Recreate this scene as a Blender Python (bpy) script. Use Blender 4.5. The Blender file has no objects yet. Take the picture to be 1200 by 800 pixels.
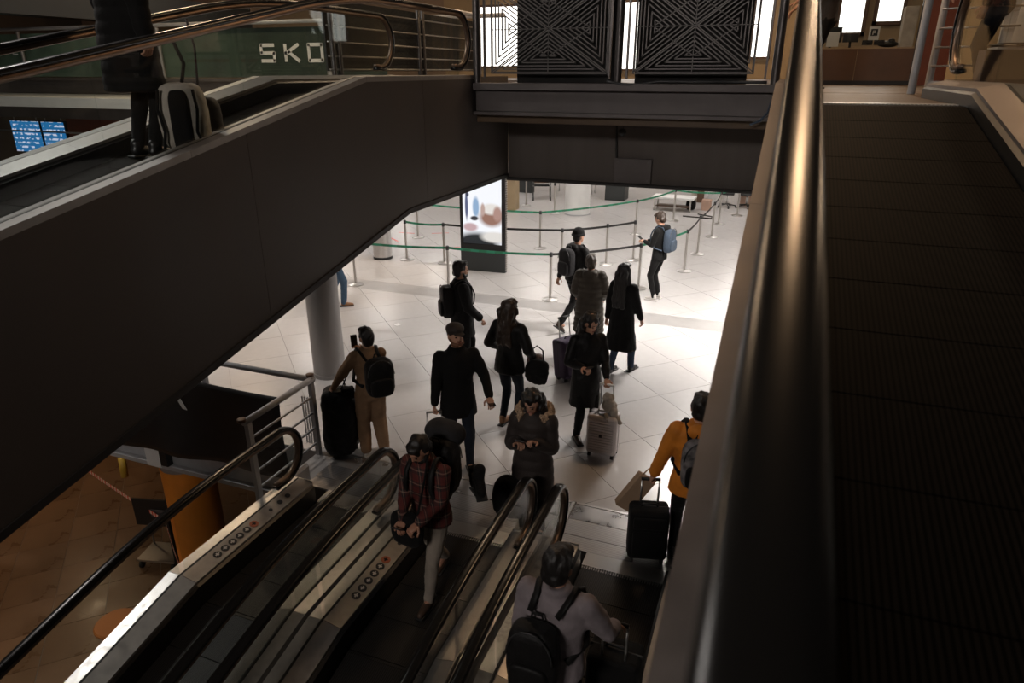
import bpy, math, random
import numpy as np
from mathutils import Vector, Matrix, noise
random.seed(7); RNG = np.random.default_rng(7)
scene = bpy.context.scene
COL = scene.collection
R = math.radians

# ------------------------------------------------------------------ camera
cam_d = bpy.data.cameras.new('camera'); cam = bpy.data.objects.new('camera', cam_d); COL.objects.link(cam)
cam.location = (0, 0, 4.25); cam.rotation_euler = (R(90 - 21.6), R(0.0), R(20.86))
cam_d.sensor_width = 36; cam_d.lens = 24; cam_d.clip_start = 0.02; cam_d.clip_end = 200
cam_d.dof.use_dof = True; cam_d.dof.focus_distance = 9.5; cam_d.dof.aperture_fstop = 3.2
scene.camera = cam
# ------------------------------------------------------------------ world and view
w = bpy.data.worlds.new('world'); scene.world = w; w.use_nodes = True
w.node_tree.nodes['Background'].inputs[0].default_value = (1.0, 0.86, 0.74, 1)
w.node_tree.nodes['Background'].inputs[1].default_value = 0.007
scene.view_settings.view_transform = 'Standard'; scene.view_settings.look = 'None'
scene.view_settings.gamma = 1.0; scene.view_settings.use_curve_mapping = False
scene.view_settings.exposure = 0.0

# light levels
HALL_W = 34.0      # ceiling luminaires of the ticket hall (each)
UPPER_W = 150.0     # warm lamps of the upper hall (each)
LOWER_W = 16.0     # warm lamps of the lower hall (each)

# ================================================================== helpers
def link(o):
    COL.objects.link(o); return o
class MB:
    """collects geometry for one mesh"""
    def __init__(s): s.v = []; s.f = []
    def add(s, verts, faces):
        n = len(s.v); s.v.extend([tuple(map(float, p)) for p in verts]); s.f.extend([tuple(i + n for i in f) for f in faces]); return s
    def box(s, c, d, m=None):
        x, y, z = d[0] / 2, d[1] / 2, d[2] / 2
        vs = [Vector(p) for p in ((-x,-y,-z),(x,-y,-z),(x,y,-z),(-x,y,-z),(-x,-y,z),(x,-y,z),(x,y,z),(-x,y,z))]
        if m is not None: vs = [m @ p for p in vs]
        c = Vector(c)
        return s.add([p + c for p in vs], [(0,3,2,1),(4,5,6,7),(0,1,5,4),(1,2,6,5),(2,3,7,6),(3,0,4,7)])
    def b2(s, a, b):
        return s.box([(a[i] + b[i]) / 2 for i in range(3)], [abs(b[i] - a[i]) for i in range(3)])
    def rings(s, rings, cap=True, closed=False):
        """rings: list of equal-length point lists"""
        n = len(rings[0]); vs = [p for r in rings for p in r]; fs = []
        m = len(rings)
        for i in range(m if closed else m - 1):
            a = i * n; b = ((i + 1) % m) * n
            for j in range(n):
                k = (j + 1) % n; fs.append((a + j, a + k, b + k, b + j))
        if cap and not closed:
            fs.append(tuple(range(n - 1, -1, -1))); fs.append(tuple((m - 1) * n + j for j in range(n)))
        return s.add(vs, fs)
    def tube(s, path, r, n=8, cap=True, flat=1.0):
        path = [Vector(p) for p in path]; rr = r if hasattr(r, '__len__') else [r] * len(path)
        rings = []; up = None
        for i, p in enumerate(path):
            t = (path[min(i + 1, len(path) - 1)] - path[max(i - 1, 0)]).normalized()
            if up is None:
                up = Vector((0, 0, 1)) if abs(t.z) < .9 else Vector((0, 1, 0))
            b = t.cross(up)
            if b.length < 1e-4: b = t.cross(Vector((1, 0.3, 0)))
            b.normalize(); u = b.cross(t).normalized(); up = u
            rings.append([p + b * (math.cos(a) * rr[i]) + u * (math.sin(a) * rr[i] * flat) for a in [2 * math.pi * k / n for k in range(n)]])
        return s.rings(rings, cap)
    def cyl(s, a, b, r, n=12): return s.tube([a, b], r, n)
    def lathe(s, prof, c=(0, 0, 0), n=20):
        c = Vector(c)
        return s.rings([[c + Vector((r * math.cos(2 * math.pi * k / n), r * math.sin(2 * math.pi * k / n), z)) for k in range(n)] for r, z in prof])
    def ell(s, c, r, m=None, n=12, k=8):
        c = Vector(c); rings = []
        for i in range(1, k):
            ph = -math.pi / 2 + math.pi * i / k
            ring = [Vector((r[0] * math.cos(ph) * math.cos(2 * math.pi * j / n), r[1] * math.cos(ph) * math.sin(2 * math.pi * j / n), r[2] * math.sin(ph))) for j in range(n)]
            rings.append([(m @ p if m is not None else p) + c for p in ring])
        base = len(s.v); s.rings(rings, cap=False)
        bo = Vector((0, 0, -r[2])); to = Vector((0, 0, r[2]))
        if m is not None: bo = m @ bo; to = m @ to
        s.v.append(tuple(bo + c)); s.v.append(tuple(to + c)); bi = len(s.v) - 2; ti = bi + 1; last = base + (k - 2) * n
        for j in range(n):
            q = (j + 1) % n; s.f.append((base + q, base + j, bi)); s.f.append((last + j, last + q, ti))
        return s
    def cone(s, a, ra, b, rb, n=10):
        """capsule with two radii"""
        a = Vector(a); b = Vector(b); d = b - a; L = d.length
        if L < 1e-5: return s.ell(a, (ra, ra, ra))
        t = d / L; path = []; rr = []
        for th in (-80, -50, -20):
            path.append(a + t * ra * math.sin(R(th))); rr.append(ra * math.cos(R(th)))
        path += [a, b]; rr += [ra, rb]
        for th in (20, 50, 80):
            path.append(b + t * rb * math.sin(R(th))); rr.append(rb * math.cos(R(th)))
        return s.tube(path, rr, n)
    def prism(s, poly, h0, h1, ax='z'):
        """polygon extruded; ax is the extrusion axis; poly coords are the other two in order"""
        def P(a, b, h):
            return {'z': (a, b, h), 'x': (h, a, b), 'y': (a, h, b)}[ax]
        n = len(poly)
        return s.add([P(a, b, h0) for a, b in poly] + [P(a, b, h1) for a, b in poly],
                     [tuple(range(n - 1, -1, -1)), tuple(range(n, 2 * n))] + [(i, (i + 1) % n, n + (i + 1) % n, n + i) for i in range(n)])
    def mesh(s, name, smooth=False):
        me = bpy.data.meshes.new(name); me.from_pydata(s.v, [], s.f); me.validate(); me.update()
        import bmesh
        bm = bmesh.new(); bm.from_mesh(me); bmesh.ops.recalc_face_normals(bm, faces=bm.faces); bm.to_mesh(me); bm.free()
        if smooth:
            for p in me.polygons: p.use_smooth = True
        return me
    def obj(s, name, mat, parent=None, smooth=False, bevel=0, seg=2, autosmooth=False):
        o = bpy.data.objects.new(name, s.mesh(name, smooth)); link(o); o.data.materials.append(mat)
        if parent is not None: o.parent = parent
        if bevel:
            b = o.modifiers.new('bevel', 'BEVEL'); b.width = bevel; b.segments = seg; b.limit_method = 'ANGLE'; b.angle_limit = R(35)
        if autosmooth:
            o.data.shade_smooth(); o.data.set_sharp_from_angle(angle=R(38))
        return o
def empty(name, loc=(0, 0, 0), rz=0.0, label=None, cat=None, group=None):
    o = bpy.data.objects.new(name, None); link(o); o.empty_display_size = .1
    o.location = loc; o.rotation_euler = (0, 0, rz)
    if label: tag(o, label, cat, group)
    return o
def tag(o, label, cat, group=None):
    o['label'] = label; o['category'] = cat
    if group: o['group'] = group
    return o
def struct(o): o['kind'] = 'structure'; return o
def share(o, name, parent, loc=(0, 0, 0), rot=None):
    c = bpy.data.objects.new(name, o.data if hasattr(o, 'data') else o); link(c); c.parent = parent; c.location = loc
    if rot: c.rotation_euler = rot
    return c

def soft_box(mb, c, d, m_=None, e=.6):
    """rounded super-ellipsoid block"""
    n, kk = 20, 10; sg = lambda v, p: math.copysign(abs(v) ** p, v); rings = []
    for i in range(kk + 1):
        ph = -math.pi / 2 + math.pi * (i if 0 < i < kk else (.02 if i == 0 else kk - .02)) / kk
        ring = []
        for j in range(n):
            th = 2 * math.pi * j / n
            p_ = Vector((d[0] / 2 * sg(math.cos(ph), e) * sg(math.cos(th), e), d[1] / 2 * sg(math.cos(ph), e) * sg(math.sin(th), e), d[2] / 2 * sg(math.sin(ph), e)))
            ring.append((m_ @ p_ if m_ is not None else p_) + Vector(c))
        rings.append(ring)
    return mb.rings(rings)
soft_box_ = soft_box
# ------------------------------------------------------------------ materials
def mat(name, col, rough=.5, metal=0.0, var=0.0, scale=8.0, bump=0.0, bscale=None, spec=.5, emit=None, estr=0.0, coat=0.0, rvar=0.0, objvar=0.0, stretch=None, sheen=0.0):
    m = bpy.data.materials.new(name); m.use_nodes = True; nt = m.node_tree; b = nt.nodes['Principled BSDF']
    b.inputs['Base Color'].default_value = (*col, 1); b.inputs['Roughness'].default_value = rough
    b.inputs['Metallic'].default_value = metal; b.inputs['Specular IOR Level'].default_value = spec
    if coat: b.inputs['Coat Weight'].default_value = coat; b.inputs['Coat Roughness'].default_value = .08
    if sheen: b.inputs['Sheen Weight'].default_value = sheen
    if emit: b.inputs['Emission Color'].default_value = (*emit, 1); b.inputs['Emission Strength'].default_value = estr
    if var or bump or rvar or objvar:
        tc = nt.nodes.new('ShaderNodeTexCoord'); mp = nt.nodes.new('ShaderNodeMapping'); nt.links.new(tc.outputs['Object'], mp.inputs[0])
        if stretch: mp.inputs['Scale'].default_value = stretch
        nz = nt.nodes.new('ShaderNodeTexNoise'); nz.inputs['Scale'].default_value = scale; nz.inputs['Detail'].default_value = 5
        nt.links.new(mp.outputs[0], nz.inputs['Vector'])
        if var or objvar:
            val = nt.nodes.new('ShaderNodeMapRange'); val.inputs['From Min'].default_value = .3; val.inputs['From Max'].default_value = .7
            val.inputs['To Min'].default_value = 1 - var; val.inputs['To Max'].default_value = 1 + var
            nt.links.new(nz.outputs['Fac'], val.inputs['Value']); src = val.outputs[0]
            if objvar:
                oi = nt.nodes.new('ShaderNodeObjectInfo'); mr = nt.nodes.new('ShaderNodeMapRange')
                mr.inputs['To Min'].default_value = 1 - objvar; mr.inputs['To Max'].default_value = 1 + objvar
                nt.links.new(oi.outputs['Random'], mr.inputs['Value'])
                mu = nt.nodes.new('ShaderNodeMath'); mu.operation = 'MULTIPLY'; nt.links.new(src, mu.inputs[0]); nt.links.new(mr.outputs[0], mu.inputs[1]); src = mu.outputs[0]
            vm = nt.nodes.new('ShaderNodeVectorMath'); vm.operation = 'SCALE'; vm.inputs[0].default_value = col
            nt.links.new(src, vm.inputs['Scale']); nt.links.new(vm.outputs[0], b.inputs['Base Color'])
        if rvar:
            rr = nt.nodes.new('ShaderNodeMapRange'); rr.inputs['From Min'].default_value = .3; rr.inputs['From Max'].default_value = .7
            rr.inputs['To Min'].default_value = max(.02, rough - rvar); rr.inputs['To Max'].default_value = rough + rvar
            nt.links.new(nz.outputs['Fac'], rr.inputs['Value']); nt.links.new(rr.outputs[0], b.inputs['Roughness'])
        if bump:
            n2 = nt.nodes.new('ShaderNodeTexNoise'); n2.inputs['Scale'].default_value = bscale or scale * 4; n2.inputs['Detail'].default_value = 4
            nt.links.new(mp.outputs[0], n2.inputs['Vector'])
            bp = nt.nodes.new('ShaderNodeBump'); bp.inputs['Strength'].default_value = bump; bp.inputs['Distance'].default_value = .01
            nt.links.new(n2.outputs['Fac'], bp.inputs['Height']); nt.links.new(bp.outputs[0], b.inputs['Normal'])
    return m
def stripes(name, c1, c2, axis, scale, rough=.5, metal=0.0, duty=.5, bump=0.0, rot=(0, 0, 0), spec=.5):
    """alternating stripes along one object axis, optional groove relief"""
    m = mat(name, c1, rough, metal, spec=spec); nt = m.node_tree; b = nt.nodes['Principled BSDF']
    tc = nt.nodes.new('ShaderNodeTexCoord'); mp = nt.nodes.new('ShaderNodeMapping'); mp.inputs['Rotation'].default_value = rot
    nt.links.new(tc.outputs['Object'], mp.inputs[0]); sp = nt.nodes.new('ShaderNodeSeparateXYZ'); nt.links.new(mp.outputs[0], sp.inputs[0])
    mu = nt.nodes.new('ShaderNodeMath'); mu.operation = 'MULTIPLY'; mu.inputs[1].default_value = scale; nt.links.new(sp.outputs[axis], mu.inputs[0])
    fr = nt.nodes.new('ShaderNodeMath'); fr.operation = 'FRACT'; nt.links.new(mu.outputs[0], fr.inputs[0])
    lt = nt.nodes.new('ShaderNodeMath'); lt.operation = 'LESS_THAN'; lt.inputs[1].default_value = duty; nt.links.new(fr.outputs[0], lt.inputs[0])
    mx = nt.nodes.new('ShaderNodeMix'); mx.data_type = 'RGBA'; mx.inputs['A'].default_value = (*c2, 1); mx.inputs['B'].default_value = (*c1, 1)
    nt.links.new(lt.outputs[0], mx.inputs['Factor']); nt.links.new(mx.outputs['Result'], b.inputs['Base Color'])
    if bump:
        bp = nt.nodes.new('ShaderNodeBump'); bp.inputs['Strength'].default_value = bump; bp.inputs['Distance'].default_value = .006
        nt.links.new(lt.outputs[0], bp.inputs['Height']); nt.links.new(bp.outputs[0], b.inputs['Normal'])
    return m
def emis(name, col, s):
    return mat(name, (0, 0, 0), .6, emit=col, estr=s)
def glassmat(name, tint=(.93, .97, .96), refl=.09):
    m = bpy.data.materials.new(name); m.use_nodes = True; nt = m.node_tree; nt.nodes.clear()
    out = nt.nodes.new('ShaderNodeOutputMaterial'); tr = nt.nodes.new('ShaderNodeBsdfTransparent'); gl = nt.nodes.new('ShaderNodeBsdfGlossy')
    tr.inputs[0].default_value = (*tint, 1); gl.inputs['Roughness'].default_value = .02
    lw = nt.nodes.new('ShaderNodeLayerWeight'); lw.inputs['Blend'].default_value = .5; pw = nt.nodes.new('ShaderNodeMath'); pw.operation = 'POWER'; pw.inputs[1].default_value = 4.0
    nt.links.new(lw.outputs['Facing'], pw.inputs[0]); fr = nt.nodes.new('ShaderNodeMapRange'); fr.inputs['To Min'].default_value = .03; fr.inputs['To Max'].default_value = .6
    nt.links.new(pw.outputs[0], fr.inputs['Value']); mx = nt.nodes.new('ShaderNodeMixShader')
    nt.links.new(fr.outputs[0], mx.inputs[0]); nt.links.new(tr.outputs[0], mx.inputs[1]); nt.links.new(gl.outputs[0], mx.inputs[2]); nt.links.new(mx.outputs[0], out.inputs[0])
    return m

M = {}
M['tile'] = mat('floor_tile_stone', (.53, .51, .50), .25, 0, .02, 9, 0, 60, rvar=.02, objvar=.02)
M['tile_band'] = mat('floor_band_stone', (.34, .325, .315), .28, 0, .08, 3)
M['grout'] = mat('grout', (.33, .315, .305), .8)
M['slab'] = mat('slab_concrete', (.20, .19, .185), .8, 0, .1, 3)
M['brown_tile'] = mat('brown_floor_tile', (.17, .10, .055), .35, 0, .16, 2.0, .03, 40, rvar=.1, objvar=.10)
M['clad'] = mat('dark_cladding', (.070, .058, .051), .55, .25, .12, 1.2, .02, 30, rvar=.08, stretch=(1, 1, .25))
M['clad_seam'] = mat('cladding_underside', (.018, .016, .015), .6)
M['beam'] = mat('painted_steel_beam', (.115, .10, .097), .5, .3, .14, 3, .03, 40)
M['wallpanel'] = mat('dark_wall_panel', (.10, .084, .074), .6, .1, .1, 2, stretch=(3, 1, .3))
M['deck'] = mat('brushed_steel_deck', (.62, .60, .59), .36, .85, .08, 20, .01, 200, rvar=.08)
M['deck2'] = mat('brushed_steel_inner_deck', (.42, .40, .38), .42, .8, .1, 14, rvar=.08)
M['deck_bronze'] = mat('worn_bronze_deck', (.23, .205, .195), .45, .7, .1, 8, rvar=.06)
M['deck_dull'] = mat('dull_steel_deck', (.30, .285, .275), .5, .7, .1, 10, rvar=.06)
M['skirt'] = mat('black_skirt', (.012, .012, .012), .35)
M['gasket'] = mat('black_gasket', (.008, .008, .008), .6)
M['rubber'] = mat('handrail_rubber', (.010, .0095, .009), .23, spec=.4)
M['track'] = mat('handrail_track_metal', (.22, .155, .115), .4, .8)
M['pallet'] = stripes('grooved_pallet', (.0125, .0095, .0075), (.003, .0025, .002), 'X', 55, .6, 0, .55, .8, spec=.03)
M['pallet2'] = stripes('grooved_pallet_fine', (.030, .028, .027), (.008, .0075, .007), 'X', 60, .45, .15, .55, .7, spec=.25)
M['plate'] = stripes('ribbed_landing_plate', (.36, .35, .345), (.27, .26, .255), 'Y', 40, .34, .8, .6, .25)
M['plate_smooth'] = mat('landing_plate_steel', (.40, .385, .375), .33, .8, .12, 5, rvar=.1)
M['pallet_plate'] = mat('dull_brown_landing_plate', (.13, .09, .06), .45, .3, .1, 5, spec=.3)
M['comb'] = mat('comb_steel', (.62, .60, .58), .3, .9)
M['glass'] = glassmat('balustrade_glass', (.94, .965, .96))
M['clear'] = glassmat('clear_glass', (.95, .97, .97))
M['steel'] = mat('brushed_steel', (.60, .585, .57), .3, .95, .06, 30)
M['steel_warm'] = mat('satin_steel', (.52, .49, .46), .36, .9)
M['post'] = mat('dark_steel_post', (.12, .108, .104), .36, .7)
M['bar'] = mat('lattice_bar', (.13, .12, .115), .45, .5)
M['black'] = mat('black_matte', (.008, .0075, .007), .7)
M['board'] = mat('black_board', (.006, .0055, .005), .75)
M['greypaint'] = mat('grey_paint', (.42, .42, .43), .45, .1, .07, 6)
M['column'] = mat('column_metal', (.33, .315, .305), .42, .5, .1, 2, stretch=(2, 2, .4))
M['white'] = mat('white_paint', (.72, .71, .69), .5, 0, .04, 4)
M['orange'] = mat('orange_wrap', (.80, .27, .03), .45, 0, .08, 4)
M['orange_dull'] = mat('dull_orange_vinyl', (.36, .12, .025), .5)
M['tarp'] = mat('black_tarpaulin', (.011, .010, .010), .5, 0, .2, 6, .15, 12)
M['greenbelt'] = stripes('green_belt', (.022, .17, .085), (.030, .25, .14), 'X', 3.0, .6)
M['blackbelt'] = mat('black_belt', (.014, .013, .013), .6)
M['red'] = mat('red_tape', (.55, .07, .05), .6)
M['redwhite'] = stripes('red_white_tape', (.62, .07, .04), (.75, .65, .58), 'X', 9, .6, 0, .5)
M['floor_up'] = mat('upper_floor_stone', (.12, .080, .048), .42, 0, .12, 3, rvar=.08, spec=.3)
M['green_banner'] = mat('green_banner', (.030, .050, .036), .7, 0, .35, 1.6)
M['mesh_banner'] = mat('dark_mesh_banner', (.022, .022, .020), .7, 0, .25, 5)
M['letter'] = mat('white_lettering', (.75, .75, .74), .6)
M['wood'] = mat('brown_laminate', (.10, .052, .028), .45, 0, .15, 3)
M['redwood'] = mat('red_brown_column', (.16, .042, .018), .4, 0, .15, 3)
M['beige'] = mat('beige_wall', (.34, .25, .145), .6, 0, .06, 3)
M['bluegrey'] = mat('bluegrey_beam', (.05, .06, .07), .5, .3)
M['tan'] = mat('tan_wall', (.24, .17, .12), .6, 0, .1, 2)
M['pinkwood'] = mat('pale_wood', (.42, .27, .20), .55, 0, .08, 4)
M['paper'] = mat('paper', (.62, .61, .58), .7)
M['tire'] = mat('black_plastic', (.012, .012, .012), .5)
M['plastic_d'] = mat('dark_grey_plastic', (.03, .03, .031), .45)
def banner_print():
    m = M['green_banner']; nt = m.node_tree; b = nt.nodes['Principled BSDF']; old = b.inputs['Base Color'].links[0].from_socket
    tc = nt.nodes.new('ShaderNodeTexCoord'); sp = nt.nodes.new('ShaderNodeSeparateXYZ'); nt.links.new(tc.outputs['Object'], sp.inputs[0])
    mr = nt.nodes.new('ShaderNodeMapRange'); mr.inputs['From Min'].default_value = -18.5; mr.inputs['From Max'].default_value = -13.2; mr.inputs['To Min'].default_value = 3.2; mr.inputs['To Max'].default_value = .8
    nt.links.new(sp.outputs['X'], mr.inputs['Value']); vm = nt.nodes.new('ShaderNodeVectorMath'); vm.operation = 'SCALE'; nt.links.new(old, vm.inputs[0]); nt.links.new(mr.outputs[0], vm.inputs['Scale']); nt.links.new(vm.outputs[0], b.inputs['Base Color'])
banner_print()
# people
M['skin'] = mat('skin', (.50, .27, .18), .5, 0, .08, 12)
M['skin_d'] = mat('skin_tan', (.40, .20, .125), .5, 0, .08, 12)
M['hair_black'] = mat('hair_black', (.010, .008, .007), .45, 0, .3, 40, .5, 90, stretch=(1, 1, .25))
M['hair_brown'] = mat('hair_brown', (.030, .017, .010), .45, 0, .35, 40, .5, 90, stretch=(1, 1, .25))
M['hair_grey'] = mat('hair_greybrown', (.070, .052, .040), .5, 0, .35, 40, .5, 90)
M['hair_red'] = mat('beard_ginger', (.16, .065, .03), .6, 0, .3, 60, .5, 120)
M['eye'] = mat('eye_dark', (.01, .008, .007), .2)
M['lip'] = mat('lips', (.33, .11, .09), .5)
def cloth(n, c, rough=.85, bump=.25, bs=70, var=.15): return mat(n, c, rough, 0, var, 9, bump, bs, spec=.2, sheen=.04)
M['c_black'] = cloth('cloth_black', (.0062, .0058, .0056))
M['c_black2'] = cloth('cloth_black_shiny', (.0078, .0072, .007), .55)
M['c_char'] = cloth('cloth_charcoal', (.026, .025, .026))
M['c_olive'] = cloth('cloth_olive_quilt', (.055, .045, .034), .6)
M['c_brownq'] = cloth('cloth_dark_taupe', (.038, .030, .027), .6)
M['c_tan'] = cloth('cloth_tan', (.27, .165, .095))
M['c_lilac'] = cloth('cloth_lilac', (.24, .205, .215))
M['c_orange'] = cloth('cloth_orange', (.58, .19, .022), .6)
M['c_jean'] = cloth('denim', (.035, .052, .085))
M['c_jeanl'] = cloth('denim_light', (.065, .11, .17))
M['c_jeand'] = cloth('denim_dark', (.014, .018, .027))
M['c_khaki'] = cloth('cloth_beige_trousers', (.26, .22, .18))
M['c_blue'] = cloth('cloth_slate_blue', (.050, .068, .095))
M['c_grey'] = cloth('cloth_grey', (.10, .095, .095))
M['c_cream'] = cloth('cloth_cream', (.42, .37, .31))
M['c_purple'] = cloth('cloth_purple', (.075, .052, .095), .55)
M['fur'] = mat('fur', (.42, .29, .19), .9, 0, .5, 60, 1.0, 120)
M['shoe_b'] = mat('shoe_black', (.010, .009, .009), .4)
M['shoe_t'] = mat('shoe_tan', (.28, .14, .07), .6)
M['shoe_w'] = mat('shoe_white', (.55, .52, .49), .6)
M['shoe_br'] = mat('shoe_brown', (.06, .035, .022), .55)
M['silver_case'] = mat('silver_hard_case', (.62, .57, .57), .38, .15)
M['screen_phone'] = mat('phone_glass', (.006, .006, .007), .15)
def plaid():
    m = mat('plaid_flannel', (.1, .02, .015), .85); nt = m.node_tree; b = nt.nodes['Principled BSDF']
    tc = nt.nodes.new('ShaderNodeTexCoord'); sp = nt.nodes.new('ShaderNodeSeparateXYZ'); nt.links.new(tc.outputs['Object'], sp.inputs[0])
    outs = []
    ad = nt.nodes.new('ShaderNodeMath'); ad.operation = 'ADD'; nt.links.new(sp.outputs['X'], ad.inputs[0]); nt.links.new(sp.outputs['Y'], ad.inputs[1])
    for src, sc in ((ad.outputs[0], 11.0), (sp.outputs['Z'], 9.0)):
        mu = nt.nodes.new('ShaderNodeMath'); mu.operation = 'MULTIPLY'; mu.inputs[1].default_value = sc; nt.links.new(src, mu.inputs[0])
        fr = nt.nodes.new('ShaderNodeMath'); fr.operation = 'FRACT'; nt.links.new(mu.outputs[0], fr.inputs[0])
        rp = nt.nodes.new('ShaderNodeValToRGB'); rp.color_ramp.interpolation = 'CONSTANT'; e = rp.color_ramp.elements
        e[0].position = 0; e[0].color = (.085, .012, .009, 1); e[1].position = .42; e[1].color = (.012, .009, .009, 1)
        x = e.new(.62); x.color = (.23, .15, .11, 1); x = e.new(.70); x.color = (.018, .012, .011, 1); x = e.new(.86); x.color = (.11, .018, .012, 1)
        nt.links.new(fr.outputs[0], rp.inputs[0]); outs.append(rp.outputs[0])
    mx = nt.nodes.new('ShaderNodeMix'); mx.data_type = 'RGBA'; mx.inputs['Factor'].default_value = .5
    nt.links.new(outs[0], mx.inputs['A']); nt.links.new(outs[1], mx.inputs['B']); nt.links.new(mx.outputs['Result'], b.inputs['Base Color'])
    return m
M['plaid'] = plaid()

# ================================================================== structure
ZB = 4.02                       # level of the bridge / upper hall
YEDGE = 5.95                    # near edge of the stone floor of the ticket hall
# main floor: slab, and 45 degree stone tiles in the part the eye can resolve
slab = MB()
slab.b2((-36, YEDGE, -.40), (9, 40, -.008)); slab.b2((-36, 5.84, -.40), (-4.72, YEDGE, -.008))
slab.b2((-4.72, 5.25, -.40), (-4.44, YEDGE, -.008))
floor = struct(slab.obj('floor', M['grout']))
T = .915
def clip(poly, ax, lim, keep_gt):
    out = []
    for i in range(len(poly)):
        a, b = poly[i], poly[(i + 1) % len(poly)]
        ia = (a[ax] > lim) == keep_gt; ib = (b[ax] > lim) == keep_gt
        if ia: out.append(a)
        if ia != ib:
            t = (lim - a[ax]) / (b[ax] - a[ax]); out.append((a[0] + t * (b[0] - a[0]), a[1] + t * (b[1] - a[1])))
    return out
def tiles_field(parent, matl, x0, x1, y0, y1, size, ou, ov, z0, z1, keep, gap=.003, bands=()):
    g = size / 2 - gap; c45 = math.sqrt(.5)
    sq = [(g * c45 * 2 * .5 - 0, 0)] ; d = g * math.sqrt(2)
    dia = [(d, 0), (0, d), (-d, 0), (0, -d)]
    full = MB().prism(dia, z0, z1).mesh('tile'); full.materials.append(matl); cnt = 0
    rest = MB()
    n = int(90 / size)
    for i in range(-n, n):
        for j in range(-n, n):
            u = ou + i * size; v = ov + j * size
            x = (u + v) * c45; y = (v - u) * c45
            if not (x0 - d < x < x1 + d and y0 - d < y < y1 + d): continue
            poly = [(x + a, y + b) for a, b in dia]
            polys = [poly]
            inside = all(x0 < q[0] < x1 and y0 < q[1] < y1 for q in poly)
            for (b0, b1) in bands:
                if any(b0 < q[1] for q in poly) and any(q[1] < b1 for q in poly):
                    inside = False
                    polys = [clip(poly, 1, b0, False), clip(poly, 1, b1, True)]
            if inside:
                if keep(x, y):
                    o = share(full, 'tile', parent, (x, y, 0)); cnt += 1
                else: rest.prism(poly, z0, z1)
            else:
                for p_ in polys:
                    p_ = clip(clip(clip(clip(p_, 0, x0, True), 0, x1, False), 1, y0, True), 1, y1, False) if p_ else p_
                    if len(p_) < 3: continue
                    if keep(x, y):
                        MB().prism(p_, z0, z1).obj('tile', matl, parent); cnt += 1
                    else: rest.prism(p_, z0, z1)
    if rest.f:
        o = rest.obj('tile_field', matl, parent); o['kind'] = 'stuff'
    return cnt
def vis_main(x, y):
    return y < 18.5 and -9.2 - .15 * (y - 10) < x < .6 and x > -4.0 - .62 * (y - 3.6)
BAND = (11.75, 12.3)
tiles_field(floor, M['tile'], -35, 8.5, YEDGE + .005, 39, T, -.20, 2.24, -.008, 0, vis_main, bands=(BAND,))
MB().b2((-35, BAND[0] + .005, -.008), (8.5, BAND[1] - .005, 0)).obj('inlay_band', M['tile_band'], floor)
MB().b2((-35, 5.845, -.008), (-4.73, YEDGE, 0)).obj('edge_tile', M['tile'], floor)

# lower floor
lf = struct(MB().b2((-30, -8, -4.3), (6, 16, -4.008)).obj('floor_lower', M['grout']))
def vis_low(x, y): return -15.5 < x < -5.8 and 3.2 < y < 10.5 and x < -4.4 - .55 * (y - 2)
tiles_field(lf, M['brown_tile'], -24, 0, -2, 13, .80, .1, .3, -4.008, -4.0, vis_low, gap=.004)
struct(MB().b2((-30, 12.8, -4), (6, 13, -.4)).obj('wall_lower', M['tan']))

# ticket hall walls, ceiling
struct(MB().b2((-36, 33, 0), (9, 33.3, 3.4)).obj('wall_back', M['beige']))
struct(MB().b2((8.6, 9, -.4), (9, 33, 9.5)).obj('wall_right', M['white']))
struct(MB().b2((-36.3, 4, -4), (-36, 33, 9.5)).obj('wall_left', M['tan']))
struct(MB().b2((-36, 13.6, 3.35), (-5.6, 33, 3.60)).obj('ceiling', M['white']))
struct(MB().b2((-5.6, 10.36, 3.35), (9, 33, 3.60)).obj('ceiling_hall', M['white']))

# bridge: lower wall, upper floor slab, I-beam
bw = struct(MB().b2((-3.96, 10.23, 2.70), (8.6, 10.36, 3.72)).obj('wall_bridge', M['wallpanel']))
MB().b2((-3.96, 10.15, 2.66), (8.6, 10.36, 2.70)).obj('edge_trim', M['clad_seam'], bw)
MB().b2((-5.75, 7.0, 2.70), (-5.6, 13.6, 3.72)).obj('side_panel', M['wallpanel'], bw)
fu = MB(); fu.b2((-5.6, 9.05, 3.60), (9, 33, ZB)); fu.b2((-36, 16.2, 3.60), (-5.6, 33, ZB)); fu.b2((1.5, 5.0, 3.70), (9, 9.05, ZB))
struct(fu.obj('floor_upper', M['floor_up']))
bb = MB()
bb.b2((-3.955, 8.90, 4.015), (-.12, 9.14, 4.105)); bb.b2((-3.955, 9.0, 3.745), (-.12, 9.04, 4.015)); bb.b2((-3.955, 8.90, 3.70), (-.12, 9.14, 3.745))
beam = struct(bb.obj('bridge_beam', M['beam'], bevel=.006))
MB().b2((-3.955, 9.04, 3.70), (-.12, 10.23, 3.72)).obj('soffit', M['wallpanel'], beam)
pl = MB().box((-1.99, 10.20, 2.885), (.55, .05, .36)).obj('access_plate', M['beam'], bw, bevel=.006)
for dx in (-.22, .22):
    for dz in (-.13, .13): MB().cyl((-1.99 + dx, 10.18, 2.885 + dz), (-1.99 + dx, 10.165, 2.885 + dz), .014, 8).obj('bolt', M['bar'], pl)
cc = tag(empty('ceiling_camera', (-2.12, 10.05, 3.70)), 'small dark dome camera hanging under the bridge beam', 'camera')
MB().lathe([(.02, 0), (.07, 0), (.07, -.04), (.02, -.045)], n=14).obj('mount', M['beam'], cc, autosmooth=True)
MB().tube([(0, 0, -.03), (0, 0, -.18), (-.02, -.02, -.22)], .016, 8).obj('stem', M['post'], cc, True)
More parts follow.
